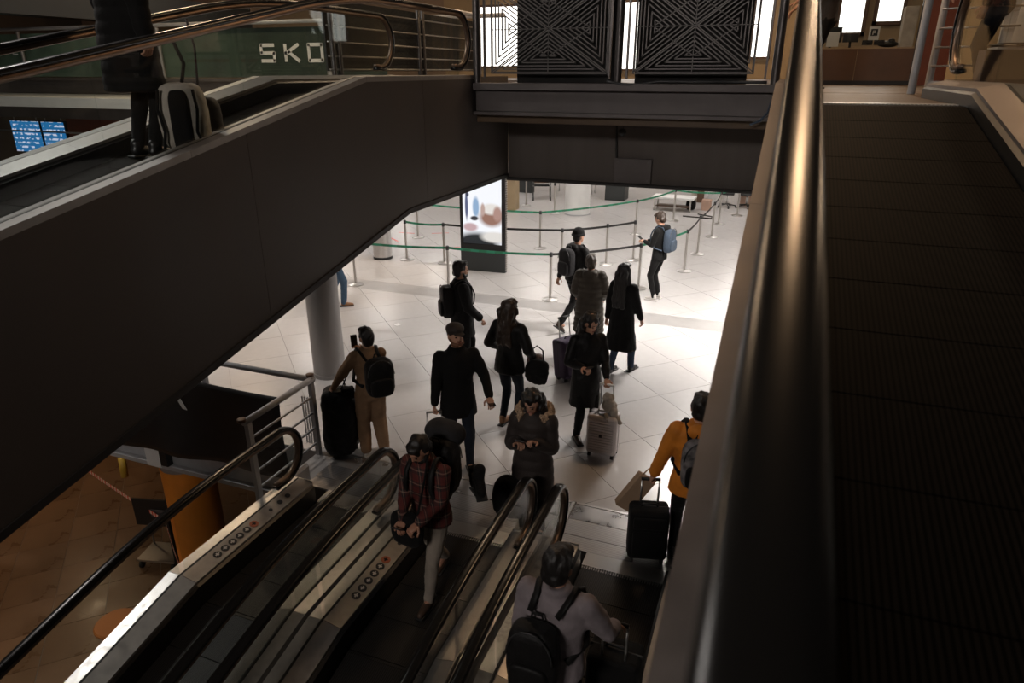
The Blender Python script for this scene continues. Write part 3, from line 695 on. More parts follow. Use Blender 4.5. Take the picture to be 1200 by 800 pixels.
# railing at right of the walkway landing
rr_ = tag(empty('landing_railing', (1.6, 9.2, ZB)), 'grey steel railing with thin bars at the end of the near walkway', 'railing')
for x, y in ((1.23, 8.85), (1.52, 9.75)):
    mb = MB(); rail_post(mb, x, y, ZB, 5.15, .04); rel(mb.obj('post', M['greypaint'], None, autosmooth=True), rr_)
for z in (4.12, 4.3, 4.5, 4.7, 4.9): rel(MB().tube([(1.50, 9.7, z), (2.3, 9.75, z + .02)], .012, 8).obj('rail', M['steel_warm'], None, True), rr_)
rel(MB().tube([(1.10, 8.4, 5.17), (1.23, 8.85, 5.17), (1.52, 9.75, 5.17), (2.3, 9.8, 5.17)], .045, 10).obj('top_rail', M['post'], None, True), rr_)
# white structure at far right
wt = tag(empty('white_shutter_wall', (5.4, 17, ZB)), 'white louvred wall with thick pipes at the far right edge', 'wall panel')
rel(MB().b2((3.75, 17.2, ZB), (7.5, 17.3, 7.5)).obj('backing', M['white']), wt)
for k in range(9): rel(MB().b2((3.75, 17.1, 4.35 + k * .33), (7.5, 17.2, 4.42 + k * .33)).obj('slat', M['greypaint']), wt)
for x in (4.05, 4.5): rel(MB().cyl((x, 16.95, ZB), (x + .1, 16.95, 7.5), .17, 16).obj('pipe', M['white'], None, True), wt)
tb = tag(empty('luggage_counter', (4.2, 14.3, ZB)), 'white counter with a red stripe at the far right', 'counter')
rel(MB().b2((3.1, 14.2, ZB), (6.0, 14.9, 4.62)).obj('body', M['white']), tb); rel(MB().b2((3.2, 14.17, 4.45), (6.0, 14.2, 4.52)).obj('stripe', M['red']), tb); rel(MB().b2((3.15, 14.15, 4.62), (6.0, 14.95, 4.68)).obj('top', M['tire']), tb)
tag(MB().b2((1.78, 8.55, 4.02), (2.25, 8.9, 4.45)).obj('crate', M['wood'], bevel=.01), 'brown crate beside the person behind the glass at upper right', 'crate')

# ================================================================== void edge at left: railing, tarp, fascia, columns
gray = tag(empty('floor_railing', (-4.69, 5.3, 0)), 'pale grey steel railing at the edge of the floor opening', 'railing')
tp = [(-4.69, 4.72, .96), (-4.69, 5.84, .96)]
rel(MB().tube(tp, .035, 12).obj('top_rail', M['greypaint'], None, True), gray); rel(MB().tube([(-4.66, 5.84, .96), (-9.5, 5.84, .96)], .035, 12).obj('top_rail', M['greypaint'], None, True), gray)
for y in (4.78, 5.82): rel(MB().b2((-4.715, y - .03, -.4), (-4.665, y + .03, .95)).obj('post', M['greypaint']), gray)
for x in (-6.3, -7.9): rel(MB().b2((x - .03, 5.815, -.4), (x + .03, 5.865, .95)).obj('post', M['greypaint']), gray)
for z in (.15, .35, .55, .75): rel(MB().tube([(-4.69, 4.78, z), (-4.69, 5.82, z)], .014, 8).obj('rail', M['greypaint'], None, True), gray)
for k in range(5): rel(MB().b2((-4.86 + .035 * k, 5.83, .1), (-4.85 + .035 * k, 5.85, .72)).obj('slat', M['greypaint']), gray)
for p_ in ((-4.69, 4.70, .985), (-4.72, 5.86, .985)): rel(MB().lathe([(.03, -.01), (.045, 0), (.045, .03), (.03, .035)], p_, 12).obj('cap', M['wood'], None, True), gray)
tv = MB(); nx, nz = 40, 16; rows = []
for j in range(nz + 1):
    row = []
    for i in range(nx + 1):
        u = i / nx; v = j / nz; x = -8.9 + u * 3.85
        row.append((x, 5.69 - .02 * v - .035 * v * math.sin(u * 21 + v * 2.2) - .02 * math.sin(u * 9 - v * 3), .74 - v * 1.14 - .03 * math.sin(u * 6) * v))
    rows.append(row)
tv.add([q for r_ in rows for q in r_], [(j * (nx + 1) + i, j * (nx + 1) + i + 1, (j + 1) * (nx + 1) + i + 1, (j + 1) * (nx + 1) + i) for j in range(nz) for i in range(nx)])
tarp = tag(empty('tarpaulin', (-7, 5.77, -.4)), 'black tarpaulin hung over the floor opening railing at left', 'tarpaulin')
o = rel(tv.obj('sheet', M['tarp'], None, True), tarp); sm = o.modifiers.new('t', 'SOLIDIFY'); sm.thickness = .006
o = MB().prism([(-6.68, .42), (-6.55, .58), (-6.43, .36), (-6.50, .37), (-6.55, .47), (-6.60, .44)], 5.600, 5.607, 'y').obj('white_print', M['paper']); rel(o, tarp)
fa = MB(); fa.b2((-12, 5.72, -.72), (-4.72, 5.84, -.66)); fa.b2((-12, 5.80, -.66), (-4.72, 5.84, -.40)); fa.b2((-12, 5.74, -.44), (-4.72, 5.84, -.40))
fas = struct(fa.obj('edge_beam', M['greypaint']))
MB().b2((-7.45, 5.70, -.70), (-7.2, 5.80, -.38)).obj('bracket', M['white'], fas)
MB().b2((-7.2, 5.70, -.66), (-7.08, 5.79, -.44)).obj('bracket_block', M['tire'], fas)
c1 = struct(empty('column', (-5.92, 7.82, 0)))
MB().lathe([(.235, .06), (.235, 3.35)], n=28).obj('shaft', M['column'], c1, autosmooth=True); MB().lathe([(.245, 0), (.245, .06), (.236, .062)], n=28).obj('collar', M['column'], c1, autosmooth=True)
c2 = tag(empty('orange_column', (-7.42, 6.28, -4)), 'large round column wrapped in orange standing on the brown lower floor', 'column')
MB().lathe([(.355, 0), (.355, 3.02)], n=32).obj('orange_wrap', M['orange'], c2, autosmooth=True); MB().lathe([(.345, 3.02), (.345, 3.6)], n=32).obj('bare_top', M['column'], c2, autosmooth=True)
dsk = tag(empty('round_stool', (-8.52, 5.42, -4)), 'orange round stool top showing beside the white deck on the lower floor', 'stool')
MB().lathe([(.01, .45), (.29, .45), (.31, .43), (.31, .40), (.28, .38), (.01, .38)], n=28).obj('seat', M['orange_dull'], dsk, autosmooth=True); MB().lathe([(.25, 0), (.08, .03), (.06, .38)], n=16).obj('pedestal', M['steel'], dsk, True)
def sagtube(a, b, sag, r, n=14):
    a = Vector(a); b = Vector(b); return [a.lerp(b, i / n) - Vector((0, 0, sag * 4 * (i / n) * (1 - i / n))) for i in range(n + 1)]
def tape(label, a, b, sag, m_, hgt=.035, mk='barrier_tape'):
    """flat tape, its own X axis runs along it"""
    a = Vector(a); b = Vector(b); d = b - a; L = d.length; o_ = MB(); n = 14
    pts = [(L * i / n, 0, -sag * 4 * (i / n) * (1 - i / n)) for i in range(n + 1)]
    o_.rings([[(x, -.004, z - hgt), (x, .004, z - hgt), (x, .004, z + hgt), (x, -.004, z + hgt)] for x, y, z in pts])
    o = o_.obj(mk, m_); o.location = a; o.rotation_euler = (0, -math.asin(d.z / L), math.atan2(d.y, d.x))
    if label: tag(o, label, 'tape')
    return o
tape('red and white barrier tape running from the cart up to the left', (-13.2, 8.2, -3.05), (-9.25, 7.1, -3.0), .05, M['redwhite'])
tape('red and white barrier tape slack between the cart and the orange column', (-9.1, 7.05, -3.05), (-7.55, 5.93, -2.6), .16, M['redwhite'], .03)
ct = tag(empty('luggage_cart', (-9.45, 7.15, -4), R(14)), 'black luggage cart with sign boards parked by the orange column', 'cart')
MB().box((-.1, .12, .95), (.75, .04, .55)).obj('sign_board', M['tire'], ct, bevel=.006); MB().box((-.02, .095, .95), (.26, .006, .16)).obj('printed_sheet', M['c_grey'], ct)
MB().box((.42, -.12, .55), (.05, .32, 1.05)).obj('side_board', M['tire'], ct, bevel=.006)
MB().box((0, 0, .18), (.7, .5, .04)).obj('platform', M['steel_warm'], ct)
for x in (-.3, .3):
    MB().cyl((x, .2, .15), (x, .2, .8), .016).obj('upright', M['steel_warm'], ct, True)
    for y in (-.2, .2): MB().cyl((x - .02, y, .07), (x + .02, y, .07), .07, 14).obj('wheel', M['tire'], ct, True)
MB().ell((.32, .12, 1.28), (.045, .045, .045)).obj('knob', M['tire'], ct, True)
tag(MB().tube([(-7.95, 5.72, -.72), (-7.95, 5.70, -1.0)], .05, 10).obj('yellow_tube', mat('yellow_paint', (.5, .30, .03), .5), None, True), 'short yellow tube hanging under the edge beam', 'tube')

# ================================================================== ticket hall furniture
def stanchion(label, x, y, rz=0, h=.96):
    s = tag(empty('stanchion', (x, y, 0), rz), label, 'stanchion', 'belt barrier posts of the queue')
    for k, d in PROTO.items(): share(d, k, s)
    return s
PROTO = {}
for k, mb, m_ in (('base', MB().lathe([(.165, 0), (.165, .012), (.14, .022), (.05, .032), (.035, .04)], n=24), 'steel'), ('pole', MB().lathe([(.028, .03), (.028, .90)], n=14), 'steel_warm'), ('belt_head', MB().lathe([(.032, .88), (.034, .885), (.034, .96), (.02, .97)], n=14), 'plastic_d')):
    me = mb.mesh(k, True); me.set_sharp_from_angle(angle=R(40)); me.materials.append(M[m_]); PROTO[k] = me
ST = {'a': (-8.13, 11.94, 'stanchion just under the edge of the rising walkway, by the jeans legs'), 'b': (-6.05, 12.2, 'stanchion behind the bearded man in profile, left of the display totem'), 'c': (-3.92, 12.43, 'stanchion nearest the beanie walker, on the front row'),
      'd': (-2.42, 13.81, 'stanchion behind the woman in the long black coat'), 'e': (-1.70, 15.5, 'stanchion right of the man with the blue backpack, first of the receding row'),
      'f': (-1.61, 17.21, 'second stanchion of the receding row at right'), 'g': (-1.47, 19.28, 'third stanchion of the receding row at right'), 'h': (-1.45, 21.1, 'fourth stanchion of the receding row at right'),
      'i': (-1.02, 22.65, 'farthest right stanchion near the wooden wall panel'), 'j': (-2.78, 21.12, 'stanchion in front of the white bench'), 'k': (-3.50, 18.9, 'far stanchion in line with the white column and bench'),
      'l': (-3.51, 15.44, 'stanchion in the middle row between the beanie walker and the phone man'), 'm': (-2.99, 16.06, 'stanchion at the right end of the middle row'), 'n': (-5.47, 16.38, 'stanchion right of the display totem carrying green belt'),
      'o': (-4.35, 14.6, 'stanchion half hidden by the beanie walker'), 'p': (-7.13, 14.2, 'stanchion left of the display totem carrying green and black belt'), 'q': (-8.12, 14.16, 'stanchion beside the round steel bin'),
      'r': (-9.0, 16.37, 'far stanchion left of the totem under the walkway edge'), 's': (-7.83, 21.9, 'far stanchion beside the tall bin'), 't': (-6.53, 20.96, 'stanchion left of the white round column')}
SO = {k: stanchion(v[2], v[0], v[1]) for k, v in ST.items()}
def belt(a, b, m_, sag=.03):
    A = Vector((*ST[a][:2], .925)); B = Vector((*ST[b][:2], .925)) if isinstance(b, str) else Vector(b)
    o = tape(None, A, B, sag, M[m_], .024, 'belt'); l = o.location.copy(); o.parent = SO[a]; o.location = l - Vector(SO[a].location)
for a, b, m_ in (('a', 'b', 'greenbelt'), ('b', 'c', 'greenbelt'), ('c', 'd', 'blackbelt'), ('d', 'e', 'greenbelt'), ('e', 'f', 'blackbelt'), ('f', 'g', 'blackbelt'), ('g', 'h', 'blackbelt'), ('q', 'p', 'greenbelt'), ('p', 'o', 'blackbelt'), ('o', 'm', 'blackbelt'),
                 ('r', 'n', 'greenbelt'), ('n', 'k', 'greenbelt'), ('k', 'j', 'greenbelt'), ('j', 'h', 'greenbelt'), ('h', 'i', 'greenbelt'), ('i', (.8, 22.9, .925), 'greenbelt')): belt(a, b, m_)
# display totem
M['totem'] = mat('totem_dark_panel', (.035, .038, .037), .45, .2)
def advert():
    m = mat('advert_screen', (.01, .01, .01), .25); nt = m.node_tree; b = nt.nodes['Principled BSDF']
    tc = nt.nodes.new('ShaderNodeTexCoord'); cur = None
    def blob(cx, cz, rx, rz, col, prev, soft=.25):
        mp = nt.nodes.new('ShaderNodeMapping'); mp.vector_type = 'TEXTURE'; mp.inputs['Location'].default_value = (cx, 0, cz); mp.inputs['Scale'].default_value = (rx, 1000, rz)
        nt.links.new(tc.outputs['Object'], mp.inputs[0]); ln = nt.nodes.new('ShaderNodeVectorMath'); ln.operation = 'LENGTH'; nt.links.new(mp.outputs[0], ln.inputs[0])
        mr = nt.nodes.new('ShaderNodeMapRange'); mr.inputs['From Min'].default_value = 1 - soft; mr.inputs['From Max'].default_value = 1 + soft; mr.inputs['To Min'].default_value = 1; mr.inputs['To Max'].default_value = 0
        nt.links.new(ln.outputs['Value'], mr.inputs['Value']); mx = nt.nodes.new('ShaderNodeMix'); mx.data_type = 'RGBA'; nt.links.new(mr.outputs[0], mx.inputs['Factor'])
        if prev is None: mx.inputs['A'].default_value = (.93, .95, 1, 1)
        else: nt.links.new(prev, mx.inputs['A'])
        mx.inputs['B'].default_value = (*col, 1); return mx.outputs['Result']
    for q in ((-.12, -.78, .5, .24, (.012, .016, .02)), (.30, -.62, .32, .12, (.75, .72, .68)), (-.28, -.42, .17, .09, (.55, .38, .40)), (-.36, .05, .035, .30, (.10, .12, .22)), (-.34, .30, .04, .05, (.05, .06, .10)), (-.14, .03, .075, .22, (.28, .42, .62)), (-.18, -.22, .09, .05, (.04, .04, .05)),
              (.22, -.18, .27, .20, (.30, .16, .12)), (.22, .00, .22, .12, (.78, .74, .70)), (.02, -.02, .05, .14, (.50, .36, .32)), (.36, -.10, .10, .16, (.42, .26, .22)), (.48, .06, .03, .1, (.03, .03, .03))): cur = blob(*q, cur)
    nt.links.new(cur, b.inputs['Emission Color']); b.inputs['Emission Strength'].default_value = 1.0
    return m
tt = tag(empty('display_totem', (-5.99, 13.92, 0), R(4)), 'black advertising display totem with bright white picture on screen', 'display')
MB().b2((-.53, -.07, 0), (.53, .07, .50)).obj('base_panel', M['totem'], tt, bevel=.008)
MB().b2((-.53, -.07, .505), (.53, .07, 2.35)).obj('housing', M['black'], tt, bevel=.008)
sc = MB().box((0, 0, 0), (.90, .012, 1.58)).obj('screen', advert(), tt); sc.location = (0, -.076, 1.43)
gz = MB()
for k in range(46): gz.b2((.531, -.055, .05 + k * .05), (.545, .06, .075 + k * .05))
gs = gz.obj('side_grille', M['steel_warm'], tt); gs['kind'] = 'stuff'
# bins, column, bench etc.
bn_ = tag(empty('steel_bin', (-8.75, 14.1, 0)), 'round brushed steel litter bin by the belt barrier', 'bin')
MB().lathe([(.23, .06), (.23, .78), (.21, .80), (.12, .80)], n=28).obj('drum', M['steel'], bn_, autosmooth=True); MB().lathe([(.235, 0), (.235, .06)], n=28).obj('base_ring', M['tire'], bn_, autosmooth=True)
tb2 = tag(empty('tall_bin', (-8.05, 21.1, 0)), 'tall brown bin just right of the display totem', 'bin')
MB().b2((-.2, -.2, 0), (.2, .2, 1.0)).obj('body', M['beige'], tb2, bevel=.03); MB().tube([(-.18, -.22, 1.0), (0, -.26, 1.08), (.18, -.22, 1.0)], .02, 8).obj('handle', M['tire'], tb2, True)
wc = struct(empty('column_white', (-5.84, 21.2, 0))); MB().lathe([(.40, .02), (.40, 3.35)], n=32).obj('shaft', M['white'], wc, autosmooth=True); MB().lathe([(.42, 0), (.42, .03)], n=32).obj('base', M['greypaint'], wc, autosmooth=True)
be = tag(empty('white_bench', (-3.05, 22.9, 0), R(-3)), 'low white bench with metal legs beyond the barrier', 'bench')
MB().box((0, 0, .42), (1.35, .65, .07)).obj('seat', M['white'], be, bevel=.015)
for x in (-.58, .58):
    for y in (-.26, .26): MB().cyl((x, y, 0), (x, y, .39), .028).obj('leg', M['steel_warm'], be, True)
MB().box((0, 0, .14), (1.1, .45, .02)).obj('lower_shelf', M['wood'], be)
tag(soft_box_(MB(), (-2.52, 23.15, .17), (.32, .3, .34)).tube([(-2.6, 23.15, .32), (-2.57, 23.15, .40), (-2.47, 23.15, .40), (-2.44, 23.15, .32)], .015, 6).obj('black_bag', M['c_black'], None, True), 'black bag on the floor right of the white bench', 'bag')
tag(MB().tube([(-2.2, 22.4, .02), (-1.7, 22.1, .02), (-1.75, 21.8, .02), (-2.6, 21.9, .02)], .02, 6).obj('floor_cable', M['c_brownq'], None, True), 'brown cable loop on the floor by the white bench', 'cable')
pt = tag(MB().b2((-5.60, 23.9, 0), (-4.9, 24.6, 1.8)).obj('partition', M['totem'], bevel=.01), 'dark grey box partition behind the white round column', 'partition')
tag(MB().b2((-9.1, 24.4, 0), (-8.5, 24.7, 1.6)).obj('partition', M['totem'], bevel=.01), 'dark grey partition at the far left behind the wheelchair', 'partition')
for x0, x1, y, m_, l in ((-2.72, -2.53, 24.8, 'c_cream', 'cream narrow wall panel right behind the white bench'), (-2.50, -2.27, 24.6, 'wood', 'brown narrow wall panel beside the cream one'), (-2.22, -1.86, 25.4, 'white', 'white wall panel right of the brown narrow one'),
                         (-1.06, -.80, 24.5, 'pinkwood', 'left half of the pale wooden panelling near the near handrail'), (-.79, -.45, 24.5, 'pinkwood', 'right half of the pale wooden panelling near the near handrail')):
    tag(MB().b2((x0, y, 0), (x1, y + .1, 2.4)).obj('wall_board', M[m_]), l, 'wall panel')
tag(MB().box((-2.04, 23.3, .17), (.30, .3, .34)).obj('carton', M['pinkwood'], bevel=.01), 'small pale brown carton right of the black bag', 'box')
def swivel(label, x, y, m_='tire'):
    s = tag(empty('office_chair', (x, y, 0)), label, 'chair')
    MB().box((0, 0, .48), (.46, .46, .08)).obj('seat', M[m_], s, bevel=.03); MB().box((0, .22, .80), (.42, .06, .5)).obj('backrest', M[m_], s, bevel=.025); MB().cyl((0, 0, .1), (0, 0, .45), .03).obj('column', M['steel'], s, True)
    for k in range(5):
        a = k * 2 * math.pi / 5; e = (.3 * math.cos(a), .3 * math.sin(a)); MB().tube([(0, 0, .12), (*e, .08)], .02, 6).obj('leg', M['tire'], s, True); MB().ell((*e, .035), (.035, .035, .035), n=8, k=6).obj('castor', M['tire'], s, True)
swivel('dark swivel chair at the far right counter, left of two', -1.46, 24.0); swivel('dark swivel chair at the far right counter, right of two', -.84, 24.1)
whc = tag(empty('wheelchair', (-7.75, 23.3, 0), R(20)), 'folded wheelchair with big wheels behind the belt barrier', 'wheelchair')
for x in (-.3, .3):
    ring = [(x, .3 * math.cos(a), .3 + .3 * math.sin(a)) for a in [2 * math.pi * k / 20 for k in range(21)]]; MB().tube(ring, .018, 6).obj('wheel', M['tire'], whc, True)
    MB().tube([(x, -.25, .5), (x, .2, .5), (x, .25, .95), (x, .38, .95)], .014, 6).obj('side_frame', M['steel'], whc, True); MB().cyl((x - .02, -.35, .08), (x + .02, -.35, .08), .08, 12).obj('castor', M['tire'], whc, True)
MB().box((0, 0, .5), (.52, .45, .03)).obj('seat', M['c_black'], whc); MB().box((0, .23, .75), (.52, .03, .42)).obj('backrest', M['wood'], whc)
tag(MB().ell((-6.35, 22.9, .45), (.3, .28, .42)).box((-6.35, 22.9, .1), (.4, .4, .2)).obj('bundle', M['c_cream'], None, True), 'pale wrapped bundle just left of the white column', 'bundle')
lt = tag(empty('white_table', (-7.0, 25.0, 0)), 'white table in the far background left of the column', 'table')
MB().box((0, 0, .74), (1.6, .7, .04)).obj('top', M['white'], lt)
for x in (-.7, .7):
    for y in (-.28, .28): MB().cyl((x, y, 0), (x, y, .72), .025).obj('leg', M['steel'], lt, True)
# red floor marks and a scrap of paper
RM = [((384, 332.7), (486, 332.0)), ]
def fl_strip(a, b, wd, name, m_, lab, cat, grp=None):
    a = Vector((*a, 0)); b = Vector((*b, 0)); d = (b - a).normalized(); n_ = Vector((-d.y, d.x, 0)) * wd / 2
    ps_ = [a + n_, b + n_, b - n_, a - n_]
    o = MB().prism([(q.x, q.y) for q in ps_], .0005, .002).obj(name, m_); tag(o, lab, cat, grp)
for a, b in (((-9.82, 16.74), (-9.33, 16.77)), ((-8.88, 16.95), (-8.46, 17.18)), ((-9.77, 16.12), (-9.29, 15.77)), ((-8.64, 15.45), (-8.13, 15.35)), ((-7.71, 15.53), (-7.47, 15.80))):
    fl_strip(a, b, .05, 'floor_mark', M['red'], 'short red tape mark on the pale floor left of the totem', 'floor mark', 'red floor tape marks')
tag(MB().prism([(-6.10, 10.03), (-6.02, 10.0), (-5.99, 10.09), (-6.07, 10.13)], .001, .004).obj('paper_scrap', mat('bright_paper', (.85, .85, .83), .6)), 'small white scrap of paper lying on the pale floor', 'paper')

# ================================================================== people
PENDING = []     # (object, voxel, smooth iterations, fn(verts, normals) -> offsets)
def remesh_obj(mb, name, m_, parent, vox=.013, it=3, fn=None, extra=None):
    o = mb.obj(name, m_, parent)
    r_ = o.modifiers.new('r', 'REMESH'); r_.mode = 'VOXEL'; r_.voxel_size = vox; r_.use_smooth_shade = True
    s_ = o.modifiers.new('s', 'SMOOTH'); s_.iterations = it; s_.factor = .5
    PENDING.append((o, fn, extra)); return o
def flush():
    bpy.context.view_layer.update(); dg = bpy.context.evaluated_depsgraph_get(); done = []
    for o, fn, extra in PENDING:
        me = bpy.data.meshes.new_from_object(o.evaluated_get(dg)); done.append((o, me, fn, extra))
    for o, me, fn, extra in done:
        m_ = o.data.materials[0]; o.modifiers.clear(); o.data = me
        if not me.materials: me.materials.append(m_)
        n = len(me.vertices)
        if fn is not None and n:
            co = np.empty(n * 3); me.vertices.foreach_get('co', co); co = co.reshape(-1, 3); no = np.empty(n * 3); me.vertices.foreach_get('normal', no); no = no.reshape(-1, 3)
            me.vertices.foreach_set('co', (co + no * fn(co)[:, None]).reshape(-1)); me.update()
        if extra is not None:       # crisp geometry (hands) appended to the continuous body
            import bmesh
            bm = bmesh.new(); bm.from_mesh(me); t = extra.mesh('t', True); bm.from_mesh(t); bm.to_mesh(me); bm.free(); bpy.data.meshes.remove(t)
        for p in me.polygons: p.use_smooth = True
    PENDING.clear()
def nz3(co, f, seed): 
    return np.array([noise.noise(Vector(q) * f + Vector((seed, seed * 1.7, 0))) for q in co])
def folds(seed, amp=.012, f=9.0):
    def fn(co):
        c = co.copy(); c[:, 2] *= .55
        return amp * nz3(c, f, seed) + amp * .4 * nz3(co, f * 2.6, seed + 5)
    return fn
def quilt(seed, pitch=.075, amp=.010):
    def fn(co):
        return amp * (np.abs(np.sin(co[:, 2] * math.pi / pitch)) ** .6) + .006 * nz3(co, 8, seed)
    return fn
def tufts(seed, amp=.016, f=26):
    return lambda co: amp * nz3(co * np.array([1, 1, .5]), f, seed)
def furry(seed, amp=.02):
    return lambda co: amp * nz3(co, 55, seed) + amp * .5 * nz3(co, 20, seed)

def ik(a, c, l1, l2, pole):
    a = Vector(a); c = Vector(c); d = c - a; L = d.length
    if L > (l1 + l2) * .999: c = a + d * ((l1 + l2) * .999 / L); d = c - a; L = d.length
    x = (l1 * l1 - l2 * l2 + L * L) / (2 * L); h = math.sqrt(max(l1 * l1 - x * x, 0)); t = d / L
    pl_ = Vector(pole); pl_ = (pl_ - t * pl_.dot(t)).normalized()
    return a + t * x + pl_ * h, c
SCREEN = 20.86
def person(label, loc, s, h=1.72, lean=0, feet=((-.10, 0, 0), (.10, 0, 0)), hands=((-.27, .03, .80), (.27, .03, .80)), head=(0, 0), grip=(.5, .5), top='c_black', hem=.86, bulk=.0, flare=.0, topfn=None,
           legs='c_jeand', legw=1.0, shoe='shoe_b', hair='short', hairm='hair_black', skin='skin', hood=None, beard=None, hat=None, female=False, topname='jacket', elbow=(0, -1, 0), long_to=1.25, sleeves=True, seed=1, extras=()):
    k = h / 1.75; rz = R(SCREEN - s)
    root = tag(empty('person', loc, rz), label, 'person')
    V = lambda *p: Vector(p) * k
    hip = V(0, 0, .93); Rl = Matrix.Rotation(R(-lean), 3, 'X')
    def U(p): p = Vector(p) * k; return hip + Rl @ (p - hip)
    # joints
    A = []
    for i, sg in enumerate((-1, 1)):
        f = feet[i]; an = V(f[0], f[1], .085 + f[2]); hp = V(sg * .088, 0, .91)
        kn, an = ik(hp, an, .43 * k, .425 * k, (0, 1, 0)); A.append((hp, kn, an, f))
    B = []
    sw = .165 if female else .185
    for i, sg in enumerate((-1, 1)):
        sh = U((sg * sw, -.005, 1.415)); el_, wr = ik(sh, Vector(hands[i]) * k, .29 * k, .265 * k, (sg * .55 + elbow[0], elbow[1], elbow[2] - .25)); B.append((sh, el_, wr))
    nk = U((0, -.012, 1.47)); Rh = Rl @ Matrix.Rotation(R(-head[0]), 3, 'Z') @ Matrix.Rotation(R(-head[1]), 3, 'X')
    hc = nk + Rl @ V(0, .005, .06)
    kh = k * 1.09
    def Hd(x, y, z): return hc + Rh @ (Vector((x, y, z)) * kh)      # head frame, origin at top of neck
    E_ = lambda mb, c, r_, m_=None, n=14, kk=10: mb.ell(c, [q * (kh if m_ is Rh else k) for q in r_], m_, n, kk)
    # ---- body: one continuous surface
    b = MB()
    E_(b, U((0, 0, .95)), (.15, .105, .12), Rl); E_(b, U((0, 0, 1.10)), (.128, .09, .13), Rl); E_(b, U((0, 0, 1.28)), (.155, .105, .16), Rl)
    b.cone(U((-sw * .85, -.005, 1.40)), .058 * k, U((sw * .85, -.005, 1.40)), .058 * k)
    b.cone(nk - Rl @ V(0, 0, .05), .06 * k, Hd(0, .0, .03), .052 * k)
    E_(b, Hd(0, -.005, .115), (.074, .093, .098), Rh); E_(b, Hd(0, .035, .055), (.054, .058, .062), Rh); E_(b, Hd(0, .03, .09), (.062, .062, .07), Rh)
    b.cone(Hd(0, .088, .105), .009 * k, Hd(0, .104, .075), .013 * k, 8); E_(b, Hd(0, .080, .005), (.022, .016, .016), Rh); E_(b, Hd(0, .086, .118), (.042, .012, .012), Rh)
    for sg in (-1, 1): E_(b, Hd(sg * .075, -.005, .085), (.010, .020, .030), Rh)
    for hp, kn, an, f in A: b.cone(hp, .082 * k, kn, .052 * k); b.cone(kn, .052 * k, an, .036 * k); b.cone(an, .034 * k, an + V(0, .10, -.05), .028 * k)
    for sh, e, wr in B: b.cone(sh, .05 * k, e, .040 * k); b.cone(e, .040 * k, wr, .026 * k)
    # hands: palm, four unequal bent fingers, thumb from the side of the palm
    hb = MB()
    for i, (sh, e, wr) in enumerate(B):
        sg = (-1, 1)[i]; hd = (wr - e).normalized(); 
        side = Vector((-sg, 0, 0)); side = (side - hd * side.dot(hd)).normalized() if abs(hd.x) < .8 else (Vector((0, 1, 0)) - hd * hd.y).normalized()
        if abs(hd.y) > .6: pn_ = side.cross(hd) * sg; pn_ = pn_ if pn_.z < 0 else -pn_; ac = hd.cross(pn_)
        else: pn_ = side; ac = hd.cross(pn_)
        if ac.dot(Vector((0, 1, .3))) < 0: ac = -ac
        g = grip[i]; wr0 = wr
        Mx = Matrix((ac, hd, pn_)).transposed()
        hb.ell(wr0 + hd * .045 * k, (.040 * k, .055 * k, .016 * k), Mx, 12, 8)
        for q, (off, ln) in enumerate(((.030, .066), (.010, .076), (-.010, .071), (-.029, .055))):
            p_ = wr0 + (hd * .085 + ac * off) * k; dr = hd.copy(); a_ = 0
            for seg, fr in enumerate((.45, .32, .25)):
                a_ += g * 65; dd = (hd * math.cos(R(a_)) + pn_ * math.sin(R(a_))); p2 = p_ + dd * ln * fr * k
                hb.cone(p_, (.0095 - .001 * seg) * k, p2, (.0088 - .001 * seg) * k, 7); p_ = p2
        p_ = wr0 + (hd * .02 + ac * .034) * k; d1 = (hd * .6 + ac * .7 + pn_ * .35).normalized(); p2 = p_ + d1 * .042 * k; d2 = (hd * .85 + ac * .15 + pn_ * (.3 + .5 * g)).normalized()
        hb.cone(p_, .013 * k, p2, .011 * k, 7); hb.cone(p2, .0105 * k, p2 + d2 * .034 * k, .0085 * k, 7)
    body = remesh_obj(b, 'body', M[skin], root, .0125, 2, None, hb)
    for sg in (-1, 1):
        E_(MB(), Hd(sg * .030, .083, .098), (.013, .008, .007), Rh, 10, 6).obj('eye', M['eye'], root, True)
        MB().cone(Hd(sg * .014, .093, .121), .0045 * k, Hd(sg * .047, .080, .122), .0035 * k, 6).obj('eyebrow', M[hairm], root, True)
    MB().cone(Hd(-.020, .088, .040), .006 * k, Hd(.020, .088, .040), .006 * k, 6).obj('lips', M['lip'], root, True)
    # ---- upper garment
    t = MB(); bk = bulk
    ring = lambda z, rx, ry, y=0: [((U if z > .93 else (lambda p: Vector(p) * k))((math.cos(a) * rx, math.sin(a) * ry + y, z))) for a in [2 * math.pi * j / 20 for j in range(20)]]
    prof = [(1.505, .072, .070, -.01), (1.47, .105, .085, -.01), (1.435, sw * .86, .100, -.005), (1.39, sw + .008, .118, 0), (1.28, sw + .005, .128, .005), (1.12, .160 if not female else .148, .118, .002), (1.0, .172, .126, 0), (.90, .185, .135, 0)]
    prof = [(z, rx + bk * (1 if z < 1.46 else .4), ry + bk * (1 if z < 1.46 else .4), y) for z, rx, ry, y in prof]
    z = .90; zz = [q for q in (.80, .68, .56, .44) if q > hem + .03] + [hem] if hem < .9 else []
    prof = [q for q in prof if q[0] > hem + .02]
    for q in zz: f_ = (.9 - q) * flare; prof.append((q, .187 + bk + f_, .138 + bk + f_, 0))
    if hem >= .9: prof.append((hem, .175 + bk, .130 + bk, 0))
    t.rings([ring(*q) for q in prof][::-1])
